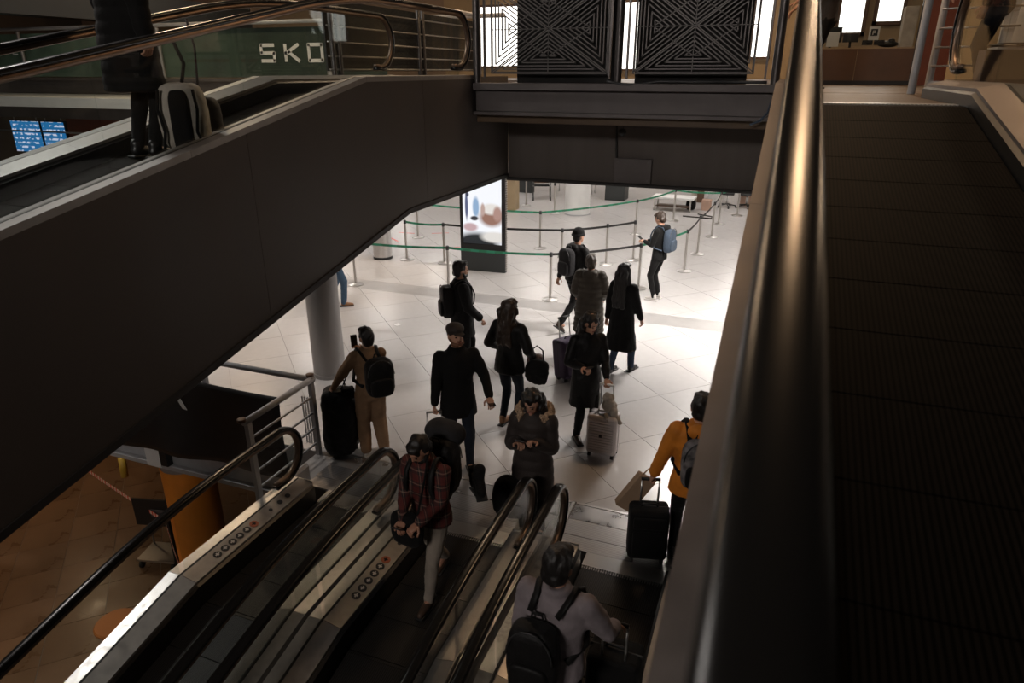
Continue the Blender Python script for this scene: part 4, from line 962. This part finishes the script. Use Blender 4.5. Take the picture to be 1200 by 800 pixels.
    for sh, e, wr in B:
        t.cone(sh + Vector((0, 0, -.012 * k)), (.066 + bk * .8) * k, e, (.053 + bk * .8) * k)
        if sleeves: t.cone(e, (.053 + bk * .8) * k, wr.lerp(e, .10), (.040 + bk * .6) * k)
    if hood: E_(t, U((0, -.115, 1.445)), (.115, .06, .085), Rl); t.cone(U((-.09, -.05, 1.47)), .045 * k, U((-.06, .07, 1.44)), .035 * k); t.cone(U((.09, -.05, 1.47)), .045 * k, U((.06, .07, 1.44)), .035 * k)
    else: t.tube([U((math.cos(a) * .074, math.sin(a) * .072 - .012, 1.50)) for a in [2 * math.pi * j / 16 for j in range(17)]], .02 * k, 8)
    fn = topfn or folds(seed * 3.1)
    remesh_obj(t, topname, M[top], root, .014, 3, fn)
    # ---- trousers
    g_ = MB(); E_(g_, V(0, 0, .94), (.160, .118, .10)); E_(g_, V(0, -.01, .86), (.155, .115, .09))
    for hp, kn, an, f in A:
        g_.cone(hp + V(0, 0, -.02), .094 * k * (1 + (legw - 1) * .4), kn, .066 * k * legw); g_.cone(kn, .066 * k * legw, an + Vector((0, 0, .0)), .050 * k * legw)
    remesh_obj(g_, 'trousers', M[legs], root, .014, 2, folds(seed * 5.3, .010, 11))
    # ---- shoes
    for hp, kn, an, f in A:
        tilt = R(-60 * min(1, f[2] / .16)) if f[2] > .01 else 0; Rs = Matrix.Rotation(tilt, 3, 'X'); an0 = Vector(an)
        Q = lambda x, y, z: an0 + Rs @ (Vector((x, y, z)) * k)
        sh_ = MB(); sh_.cone(Q(0, -.02, -.03), .042 * k, Q(0, .06, -.035), .040 * k); sh_.cone(Q(0, .06, -.04), .043 * k, Q(0, .155, -.052), .032 * k); sh_.cone(Q(0, -.01, .02), .045 * k, Q(0, -.01, -.03), .043 * k)
        so = remesh_obj(sh_, 'shoe', M[shoe], root, .010, 2)
        sl = MB().box((0, 0, 0), (.088 * k, .27 * k, .022 * k), Rs); sl.v = [tuple(Vector(q) + Q(0, .055, -.074)) for q in sl.v]; sl.obj('sole', M['tire'] if shoe != 'shoe_w' else M['shoe_w'], so, bevel=.01)
    # ---- hair / hat / beard
    hm = MB(); hf = tufts(seed * 2.2)
    if hair != 'none':
        E_(hm, Hd(0, -.018, .128), (.084, .098, .096), Rh, 16, 12); E_(hm, Hd(0, -.045, .07), (.074, .066, .075), Rh); E_(hm, Hd(0, .045, .180), (.062, .045, .035), Rh)
    if hair in ('long', 'curly'):
        zt = long_to
        for sg in (-1, 1):
            hm.cone(Hd(sg * .074, -.012, .12), .030 * k, Hd(sg * .086, -.018, -.02), .034 * k); hm.cone(Hd(sg * .086, -.02, -.02), .034 * k, U((sg * .095, .03 if hair == 'curly' else -.05, zt + .08)), .03 * k)
        for x in (-.055, 0, .055): hm.cone(Hd(x, -.075, .08), .05 * k, U((x * 1.3, -.135, zt)), .038 * k)
        if hair == 'curly':
            rg = random.Random(seed)
            for q in range(64):
                a = rg.uniform(.86, 2.14) * math.pi; zc = rg.uniform(-.17, .19); rr = .092 * (1 if zc < .12 else .65)
                E_(hm, Hd(math.cos(a) * rr, math.sin(a) * rr - .01, zc), (.036, .036, .036), None, 8, 6)
            hf = tufts(seed, .022, 24)
    if hair == 'buzz': hm = MB(); E_(hm, Hd(0, -.014, .124), (.079, .094, .092), Rh, 16, 12); E_(hm, Hd(0, -.04, .075), (.068, .06, .07), Rh); hf = tufts(seed, .004, 40)
    if hm.f: remesh_obj(hm, 'hair', M[hairm], root, .011, 1, hf)
    if beard:
        bd = MB(); E_(bd, Hd(0, .045, .022), (.056, .052, .042), Rh); E_(bd, Hd(0, .088, .056), (.028, .014, .008), Rh)
        for sg in (-1, 1): bd.cone(Hd(sg * .066, .005, .075), .012 * k, Hd(sg * .052, .045, .02), .02 * k)
        remesh_obj(bd, 'beard', M[beard], root, .009, 1, tufts(seed, .005, 40))
    if hat == 'beanie':
        ht_ = MB(); E_(ht_, Hd(0, -.015, .155), (.088, .103, .088), Rh, 18, 12); ht_.tube([Hd(math.cos(a) * .085, math.sin(a) * .10 - .013, .125 + .01 * math.sin(a)) for a in [2 * math.pi * j / 24 for j in range(25)]], .018 * k, 8)
        remesh_obj(ht_, 'beanie', M['c_black'], root, .010, 1, folds(seed, .004, 20))
    if hat == 'cap':
        ht_ = MB(); E_(ht_, Hd(0, -.01, .165), (.092, .112, .062), Rh, 18, 10); E_(ht_, Hd(0, -.015, .14), (.086, .102, .045), Rh, 18, 8); E_(ht_, Hd(0, .095, .130), (.066, .050, .011), Rh @ Matrix.Rotation(R(-14), 3, 'X'), 16, 6)
        remesh_obj(ht_, 'flat_cap', M['c_olive'] if 0 else M['c_brownq'], root, .009, 1)
    if hood == 'fur':
        fu_ = MB()
        pts = [U((math.cos(a) * .150, math.sin(a) * .120 - .045, 1.475 + .045 * -math.sin(a))) for a in [R(q) for q in range(-235, 56, 12)]]
        fu_.tube(pts, [.060 * k] * len(pts), 8); remesh_obj(fu_, 'fur_trim', M['fur'], root, .009, 0, furry(seed))
    P = dict(root=root, k=k, U=U, V=V, B=B, A=A, Hd=Hd, rz=rz)
    return P
def wpos(P, p):       # local point of a person -> world
    return P['root'].matrix_world @ Vector(p) if 0 else Vector(P['root'].location) + Matrix.Rotation(P['rz'], 3, 'Z') @ Vector(p)
def phone(P, i, label, fwd=.10, size=(.075, .15), tilt=35, up=.02):
    sh, e, wr = P['B'][i]; hd = (wr - e).normalized(); c = wr + hd * fwd * P['k'] + Vector((0, 0, up))
    o = tag(empty('phone', wpos(P, c), P['rz']), label, 'phone'); mx = Matrix.Rotation(R(tilt), 3, 'X')
    MB().box((0, 0, 0), (size[0], size[1], .009), mx).obj('case', M['plastic_d'], o, bevel=.003); g_ = MB().box((0, 0, 0), (size[0] - .006, size[1] - .008, .002), mx); g_.v = [tuple(Vector(q) + mx @ Vector((0, 0, .0055))) for q in g_.v]; g_.obj('glass', M['screen_phone'], o)
    return o
def backpack(P, label, m_, size=(.30, .17, .46), z=1.22, dy=-.02, m2=None, dx=0, one=None, straps=True, bulk=0, seed=3):
    k = P['k']; U = P['U']; c = U((dx, -.088 - bulk - size[1] / 2 + dy, z)); base = Vector(c) - Vector((0, 0, size[2] / 2 * k))
    o = tag(empty('backpack', wpos(P, base), P['rz']), label, 'backpack')
    sub = lambda mb: setattr(mb, 'v', [tuple(Vector(q) - base) for q in mb.v]) or mb
    b = MB(); soft_box(b, c, [q * k for q in size], None, .55); remesh_obj(sub(b), 'main_bag', M[m_], o, .011, 1, folds(seed, .006, 12))
    f = MB(); soft_box(f, Vector(c) + Vector((0, -size[1] * .48 * k, -size[2] * .18 * k)), (size[0] * .78 * k, .07 * k, size[2] * .48 * k), None, .5); remesh_obj(sub(f), 'front_pocket', M[m2 or m_], o, .010, 1)
    sub(MB().tube([Vector(c) + Vector((x * k, size[1] * .3 * k, size[2] * .5 * k + zz * k)) for x, zz in ((-.04, -.02), (-.03, .03), (.03, .03), (.04, -.02))], .009 * k, 6)).obj('top_handle', M[m2 or m_], o, True)
    sub(MB().tube([Vector(c) + Vector((size[0] * .5 * math.cos(a) * .9 * k, (-size[1] * .42) * k, (.06 + size[2] * .40 * math.sin(a)) * k)) for a in [math.pi * j / 10 for j in range(11)]], .006 * k, 6)).obj('zip', M['plastic_d'], o, True)
    if straps:
        for sg in ((-1, 1) if one is None else (one,)):
            pts = [(sg * .085 + dx * .5, -.14 - bulk, 1.38), (sg * .10, -.085, 1.475), (sg * .115, .0, 1.495 + bulk), (sg * .125, .10 + bulk, 1.42), (sg * .13, .145 + bulk, 1.30), (sg * .15, .125 + bulk, 1.17), (sg * .19, .03, 1.08), (sg * .14 + dx * .4, -.12 - bulk, 1.04)]
            sub(MB().tube([U(q) for q in pts], .024 * k, 8, flat=.45)).obj('shoulder_strap', M[m2 or m_], o, True)
    return o
def suitcase(label, loc, rz, size, m_, handle=.45, tilt=0, ribs=0, m2='tire', hand_n=2, cat='suitcase'):
    o = tag(empty('suitcase', loc, rz), label, cat); o.rotation_euler = (R(tilt), 0, rz); w_, d_, h_ = size
    b = MB().box((0, 0, .05 + h_ / 2), (w_, d_, h_)); sh = b.obj('shell', M[m_], o, bevel=.045, seg=4)
    if ribs:
        for q in range(ribs):
            z = .05 + h_ * (.08 + .84 * (q + .5) / ribs); MB().box((0, -d_ / 2 - .002, z), (w_ * .82, .012, h_ * .84 / ribs * .55)).obj('rib', M[m_], o, bevel=.004, seg=1)
        MB().box((0, -d_ / 2 - .012, .05 + h_ * .52), (.035, .006, .035)).obj('badge', M['tire'], o)
    else:
        MB().box((0, -d_ / 2 - .012, .05 + h_ * .36), (w_ * .82, .04, h_ * .52)).obj('front_pocket', M[m_], o, bevel=.018, seg=3); MB().box((0, -d_ / 2 - .012, .05 + h_ * .80), (w_ * .82, .03, h_ * .22)).obj('front_pocket', M[m_], o, bevel=.014, seg=3)
    MB().box((0, 0, .05 + h_ / 2), (w_ + .004, .014, h_ + .004)).obj('zip_seam', M['tire'], o, bevel=.045, seg=3)
    for x in (-1, 1):
        for y in (-1, 1): wh = MB().cyl((x * w_ * .38 - .015, y * d_ * .32, .028), (x * w_ * .38 + .015, y * d_ * .32, .028), .028, 12).obj('wheel', M['tire'], o, True)
        if handle: MB().cyl((x * w_ * .22, d_ * .30, h_ * .9), (x * w_ * .22, d_ * .30, .05 + h_ + handle), .009, 8).obj('handle_rod', M['steel'], o, True)
    if handle: MB().tube([(-w_ * .24, d_ * .30, .05 + h_ + handle), (w_ * .24, d_ * .30, .05 + h_ + handle)], .015, 8).obj('handle_grip', M[m2], o, True)
    MB().tube([(-.07, 0, .05 + h_), (-.06, 0, .075 + h_), (.06, 0, .075 + h_), (.07, 0, .05 + h_)], .011, 6).obj('top_handle', M[m2], o, True)
    return o
def case_at(P, i, label, rz, size, m_, z0=0, **kw):
    """suitcase whose raised grip sits in hand i"""
    sh, e, wr = P['B'][i]; hd = (wr - e).normalized(); g = wpos(P, wr + hd * .075 * P['k']); hl = g.z - z0 - .05 - size[2]
    off = Matrix.Rotation(rz, 3, 'Z') @ Vector((0, size[1] * .30, 0))
    return suitcase(label, (g.x - off.x, g.y - off.y, z0), rz, size, m_, hl, **kw)
def bag(label, loc, rz, size, m_, strap=None, name='bag', cat='bag', e=.6, seed=2, fa=.012):
    o = tag(empty(name, loc, rz), label, cat); b = MB(); soft_box(b, (0, 0, size[2] / 2), size, None, e); remesh_obj(b, 'bag_body', M[m_], o, .012, 1, folds(seed, fa, 8))
    if strap:
        for pts in strap: MB().tube(pts, .010, 6).obj('strap', M[m_], o, True)
    return o

# ---- far man reading his phone
P = person('man in black hooded jacket reading his phone beyond the belt barrier', (-1.95, 13.19, 0), -52, 1.75, hands=((-.09, .30, 1.16), (.08, .31, 1.14)), head=(5, 28), top='c_black', hem=.84, legs='c_black', shoe='shoe_w', hair='short', hairm='hair_brown', hood='h', grip=(.6, .6), seed=2)
phone(P, 0, 'phone held by the man with the slate blue backpack'); backpack(P, 'slate blue backpack on the man reading his phone', 'c_blue', (.32, .17, .46), 1.22, seed=4)
# ---- beanie walker
P = person('walking man in black beanie and jacket with dark backpack', (-3.05, 11.04, 0), 52, 1.76, lean=6, feet=((-.09, .22, 0), (.09, -.40, .10)), hands=((-.27, -.12, .88), (.26, .22, .95)), top='c_black2', hem=.88, bulk=.012, legs='c_black', shoe='shoe_br', hair='buzz', hat='beanie', hood='h', seed=3)
backpack(P, 'dark grey backpack on the walking man in the beanie', 'c_char', (.31, .18, .48), 1.20, bulk=.02, seed=5)
# ---- person in olive quilted coat
P = person('person in long olive quilted coat seen from behind', (-2.47, 9.87, 0), 12, 1.66, hands=((-.20, .25, .98), (.20, .25, .98)), top='c_olive', hem=.46, bulk=.035, flare=.06, topfn=quilt(3, .085, .014), legs='c_black', hair='short', hairm='hair_grey', hood='h', topname='quilted_coat', female=True, seed=4)
# ---- long black coat woman
P = person('woman in long black coat with long straight black hair walking away', (-1.86, 9.44, 0), 42, 1.69, feet=((-.10, -.10, 0), (.11, .16, 0)), hands=((-.25, -.05, .82), (.24, .16, .88)), top='c_black', hem=.42, flare=.13, bulk=.012, legs='c_jean', legw=1.05, shoe='shoe_b', hair='long', long_to=1.12, topname='long_coat', female=True, seed=5)
suitcase('purple suitcase standing behind the curly haired woman', (-2.47, 8.95, 0), R(SCREEN + 35), (.44, .28, .58), 'c_purple', .30, tilt=-8)
# ---- curly haired woman with the silver suitcase
P = person('dark haired woman in long black coat holding the silver suitcase handle', (-1.82, 7.28, 0), 168, 1.66, hands=((-.16, .30, .98), (.15, .30, 1.16)), head=(-20, 22), top='c_black2', hem=.52, flare=.05, bulk=.012, legs='c_black', shoe='shoe_br', hair='curly', long_to=1.24, topname='long_coat', female=True, grip=(1.1, .7), seed=6)
phone(P, 1, 'phone in the raised hand of the woman with the silver suitcase')
sv = case_at(P, 0, 'silver ribbed hard suitcase with raised handle', R(SCREEN - 22), (.36, .24, .50), 'silver_case', ribs=12, m2='white')
sc_ = MB(); soft_box(sc_, (0, 0, .07), (.16, .15, .16), None, .9); soft_box(sc_, (.05, -.06, .0), (.10, .10, .16), None, .9); sc_.ell((-.01, .02, .15), (.07, .065, .07)); sc_.cone((.07, -.09, -.02), .03, (.11, -.12, -.10), .025); sc_.cone((-.05, -.09, -.01), .03, (-.02, -.14, -.08), .022)
so_ = tag(empty('scarf_bundle', (sv.location.x + .05, sv.location.y + .03, .575), R(20)), 'crumpled beige scarf tied on top of the silver suitcase', 'scarf'); remesh_obj(sc_, 'knotted_cloth', M['c_cream'], so_, .010, 1, folds(3, .02, 16))
# ---- woman with bags, seen from behind
P = person('woman in black jacket and jeans with brown wavy hair seen from behind', (-2.80, 7.26, 0), 28, 1.70, hands=((-.24, .18, 1.02), (.26, .16, .98)), head=(15, 5), top='c_black2', hem=.80, bulk=.016, flare=.04, legs='c_jeand', legw=.95, shoe='shoe_t', hair='curly', hairm='hair_brown', long_to=1.22, female=True, seed=7)
q = wpos(P, (.33, .10, .62)); bag('black tote bag hanging from the arm of the wavy haired woman', q, P['rz'] + R(20), (.30, .13, .34), 'c_black', [[(-.09, 0, .28), (-.07, 0, .46), (.0, 0, .52), (.07, 0, .46), (.09, 0, .28)]], 'tote_bag', seed=4, e=.75, fa=.03)
M['pattern'] = mat('patterned_bag', (.085, .05, .04), .6, 0, .9, 45)
q = wpos(P, (.27, .18, .80)); bag('small patterned handbag beside the black tote bag', q, P['rz'], (.22, .10, .20), 'pattern', None, 'handbag', seed=5)
# ---- bearded man in profile
P = person('bearded man in black coat seen in profile behind the man in the cap', (-4.02, 8.52, 0), 74, 1.74, feet=((-.10, .12, 0), (.10, -.12, 0)), hands=((-.22, .18, .98), (.22, .22, .95)), top='c_black', hem=.66, bulk=.03, flare=.09, legs='c_black', hair='short', hairm='hair_black', beard='hair_black', seed=8, grip=(.9, .9))
backpack(P, 'black rounded backpack on the bearded man in profile', 'c_black2', (.31, .19, .48), 1.18, bulk=.015, seed=7)
# ---- man in flat cap
P = person('bearded man in flat cap and black coat facing the camera', (-2.99, 6.16, 0), 166, 1.73, feet=((-.10, .10, 0), (.10, -.12, 0)), hands=((-.30, .30, 1.00), (.30, .12, .76)), head=(-14, -4), top='c_black', hem=.70, bulk=.016, flare=.06, legs='c_jeand', shoe='shoe_b', hair='buzz', hairm='hair_brown', beard='hair_red', hat='cap', grip=(.55, 1.2), seed=9)
phone(P, 0, 'phone held flat by the man in the flat cap', tilt=8)
case_at(P, 1, 'dark trolley case pulled by the man in the flat cap', R(SCREEN + 14), (.36, .24, .42), 'c_black', m2='steel_warm')
# ---- woman in tan with backpack and black wrapped luggage
P = person('person in tan jacket and wide trousers photographing with a phone', (-4.05, 6.05, 0), -24, 1.60, feet=((-.11, .02, 0), (.12, 0, 0)), hands=((-.48, .16, .90), (-.02, .34, 1.34)), head=(-10, 2), top='c_tan', hem=.90, bulk=.010, legs='c_tan', legw=1.5, shoe='shoe_w', hair='short', female=True, seed=10, grip=(.4, .7), elbow=(0, -.6, -.3))
phone(P, 1, 'black phone raised by the person in tan', tilt=80, up=.05)
backpack(P, 'black backpack worn by the person in tan', 'c_black2', (.36, .24, .50), 1.18, bulk=.01, dx=.08, seed=9)
q = wpos(P, (-.24, .10, .74)); cm_ = tag(empty('camera_bag', q, P['rz']), 'small black camera bag hanging at the hip of the person in tan', 'camera bag'); MB().box((0, 0, .07), (.15, .10, .13)).obj('pouch', M['c_black'], cm_, bevel=.015); MB().tube([(-.07, 0, .13), (.0, -.02, .28), (.16, -.06, .56)], .008, 6).obj('strap', M['c_black'], cm_, True)
b = MB(); soft_box(b, (0, 0, .44), (.40, .34, .86), None, .5); bw_ = tag(empty('wrapped_luggage', (-4.42, 5.93, 0), R(SCREEN)), 'tall black wrapped luggage standing beside the person in tan', 'luggage'); remesh_obj(b, 'wrap', M['c_black2'], bw_, .013, 1, folds(6, .02, 7)); MB().tube([(-.05, .1, .86), (-.04, .1, .91), (.06, .1, .91), (.07, .1, .85)], .012, 6).obj('handle', M['plastic_d'], bw_, True)
for x in (-.13, .13): MB().cyl((x - .02, .1, .035), (x + .02, .1, .035), .035, 12).obj('wheel', M['tire'], bw_, True)
# ---- plaid man on the middle walkway
P = person('man in red plaid shirt looking at his phone on the middle walkway', (-2.34, 4.25, 0), 206, 1.60, lean=8, feet=((-.08, .24, 0), (.09, -.32, .05)), hands=((-.09, .36, 1.02), (.08, .35, 1.0)), head=(10, 24), top='plaid', hem=.80, bulk=.014, legs='c_khaki', legw=1.08, shoe='shoe_br', hair='short', hairm='hair_black', beard='hair_black', skin='skin_d', topname='plaid_shirt', grip=(.7, .6), seed=11)
phone(P, 1, 'phone in the hands of the man in the plaid shirt', size=(.09, .17))
backpack(P, 'large dark backpack on the man in the plaid shirt', 'c_black2', (.34, .26, .58), 1.24, bulk=.01, seed=11)
q = wpos(P, (.03, -.30, 1.30)); o = bag('grey rolled jacket strapped over the large dark backpack', q, P['rz'], (.36, .24, .22), 'c_char', None, 'rolled_jacket', 'jacket', .8)
for n_, (x, y, z, rx) in enumerate(((-.17, -.46, .84, 20), (-.24, -.38, .98, -25))):
    q = wpos(P, (x, y, z)); bo_ = tag(empty('hiking_boot', q, P['rz'] + R(40)), ('lower grey' if n_ == 0 else 'upper black') + ' hiking boot tied to the large dark backpack', 'boot'); bt = MB(); mx = Matrix.Rotation(R(rx), 3, 'X')
    bt.cone((0, 0, .14), .055, (0, 0, .03), .055); bt.cone((0, 0, .03), .05, (0, .15, .015), .042); bt.v = [tuple(mx @ Vector(v)) for v in bt.v]; remesh_obj(bt, 'upper', M['c_char'] if n_ == 0 else M['c_black'], bo_, .010, 1)
    sl = MB().box((0, .06, -.03), (.10, .29, .025)); sl.v = [tuple(mx @ Vector(v)) for v in sl.v]; sl.obj('sole', M['tire'], bo_, bevel=.01)
q = wpos(P, (.06, .28, .66)); bag('black shoulder bag hanging in front of the man in the plaid shirt', q, P['rz'], (.30, .13, .30), 'c_black', [[(-.10, 0, .26), (-.14, -.08, .6), (-.12, -.2, .82)]], 'shoulder_bag', seed=8)
# ---- woman with fur hood
P = person('woman in long dark quilted coat with fur trimmed hood looking at her phone', (-1.80, 5.28, 0), 196, 1.58, hands=((-.08, .22, 1.27), (.09, .24, 1.25)), head=(8, 24), top='c_brownq', hem=.55, bulk=.028, flare=.04, topfn=quilt(5, .10, .008), legs='c_black', hair='curly', hairm='hair_black', long_to=1.20, hood='fur', topname='quilted_coat', female=True, grip=(.8, .6), seed=12)
phone(P, 1, 'phone in the hands of the woman with the fur trimmed hood')
q = wpos(P, (.17, .14, .28)); bag('large black bag hanging at the side of the fur hood woman', q, P['rz'] + R(10), (.36, .22, .42), 'c_black', [[(-.10, 0, .38), (-.16, 0, .7), (-.2, -.05, .95)]], 'large_bag', seed=9)
# ---- orange jacket
P = person('person in orange jacket with camouflage backpack walking away at right', (-.34, 5.38, 0), 8, 1.73, feet=((-.10, .10, 0), (.10, -.10, 0)), hands=((-.36, .10, .82), (.28, .12, .85)), top='c_orange', hem=.80, bulk=.022, flare=.05, legs='c_black', shoe='shoe_b', hair='short', hood='h', seed=13, grip=(1.1, .6))
M['camo'] = mat('camouflage_cloth', (.11, .10, .10), .8, 0, .95, 14)
backpack(P, 'grey camouflage backpack on the orange jacket', 'camo', (.31, .18, .46), 1.20, bulk=.02, m2='c_black', seed=12)
case_at(P, 0, 'black trolley suitcase pulled by the person in orange', R(SCREEN - 6), (.36, .24, .52), 'c_black')
pb = tag(empty('paper_bag', (-.93, 5.38, .50), R(SCREEN)), 'brown paper carrier bag hanging over the black trolley suitcase', 'paper bag'); mx = Matrix.Rotation(R(33), 3, 'Y')
M['kraft'] = mat('kraft_paper', (.32, .215, .135), .7, 0, .06, 8)
b = MB(); b.box((0, 0, .16), (.17, .09, .38)); b.v = [tuple(mx @ Vector(v)) for v in b.v]; b.obj('bag', M['kraft'], pb, bevel=.006)
MB().tube([mx @ Vector(v) for v in ((-.05, 0, .34), (-.04, 0, .43), (.04, 0, .43), (.05, 0, .34))], .007, 6).obj('handle', M['kraft'], pb, True)
# ---- lilac man on the right walkway
P = person('man in lilac sweater with black backpack on the right walkway', (-.90, 3.12, -.05), 22, 1.72, hands=((-.26, .02, .82), (.30, .30, 1.02)), head=(12, 6), top='c_lilac', hem=.84, bulk=.014, legs='c_black', hair='short', hairm='hair_black', topname='sweater', grip=(.6, .9), seed=14)
backpack(P, 'black backpack slung on the left shoulder of the lilac sweater man', 'c_black2', (.32, .20, .50), 1.10, dx=-.07, bulk=.01, seed=13)
case_at(P, 1, 'dark trolley bag held in front of the lilac sweater man', P['rz'] + R(180), (.36, .26, .58), 'c_black', z0=-.01)
# ---- jeans legs half hidden
P = person('person in light blue jeans half hidden by the rising walkway', (-7.68, 10.62, 0), 78, 1.72, feet=((-.09, -.16, 0), (.10, .12, 0)), top='c_char', legs='c_jeanl', legw=1.15, shoe='shoe_t', hair='short', hairm='hair_brown', seed=15)
# ---- person on the rising walkway
yb = 4.22; zb = ZB - (6.31 - yb) * TAN
P = person('person in black coat riding up the rising walkway at left', (-4.72, yb, zb), 25, 1.78, hands=((-.27, .1, .85), (.27, -.05, .80)), top='c_black', hem=.50, bulk=.03, flare=.05, topfn=quilt(8, .09, .010), legs='c_black', hair='short', topname='long_coat', seed=16)
pk = tag(empty('white_backpack', (-4.30, yb + .02, zb + .08), R(SCREEN + 4)), 'cream and black backpack held low by the person on the rising walkway', 'backpack')
b = MB(); soft_box(b, (0, 0, .24), (.36, .2, .50), None, .55); remesh_obj(b, 'main_bag', M['c_cream'], pk, .011, 1, folds(7, .008, 12))
b = MB(); soft_box(b, (.01, -.10, .20), (.15, .06, .48), None, .45); remesh_obj(b, 'black_centre', M['c_black'], pk, .011, 1)
for x in (-.12, .13): MB().tube([(x, -.11, .44), (x * 1.15, -.125, .30), (x * .95, -.12, .14), (x * 1.2, -.10, .02)], .012, 6).obj('strap', M['c_black'], pk, True)
MB().tube([(.02, 0, .48), (.06, 0, .62), (.0, 0, .80)], .014, 6).obj('carry_strap', M['c_black'], pk, True)
bag('dark red and black shopping bag beside the cream backpack', (-4.34, yb + .30, zb + .12), R(SCREEN), (.22, .16, .34), 'c_brownq', [[(-.05, 0, .32), (-.02, 0, .7), (-.05, 0, .9)]], 'shopping_bag', seed=3)
# ---- two people on the bridge at right
P = person('person in dark plaid shirt behind the glass at the upper right', (1.95, 9.25, ZB), -50, 1.72, hands=((-.25, .1, .85), (.10, .38, 1.05)), top='plaid', legs='c_jeand', hair='short', topname='plaid_shirt', seed=17)
P = person('person with bare forearm standing behind the bridge railing post', (.36, 11.2, ZB), -80, 1.72, hands=((-.10, .45, 1.12), (.15, .42, 1.05)), top='c_brownq', sleeves=False, legs='c_black', hair='short', hairm='hair_brown', topname='shirt', seed=18)
flush()
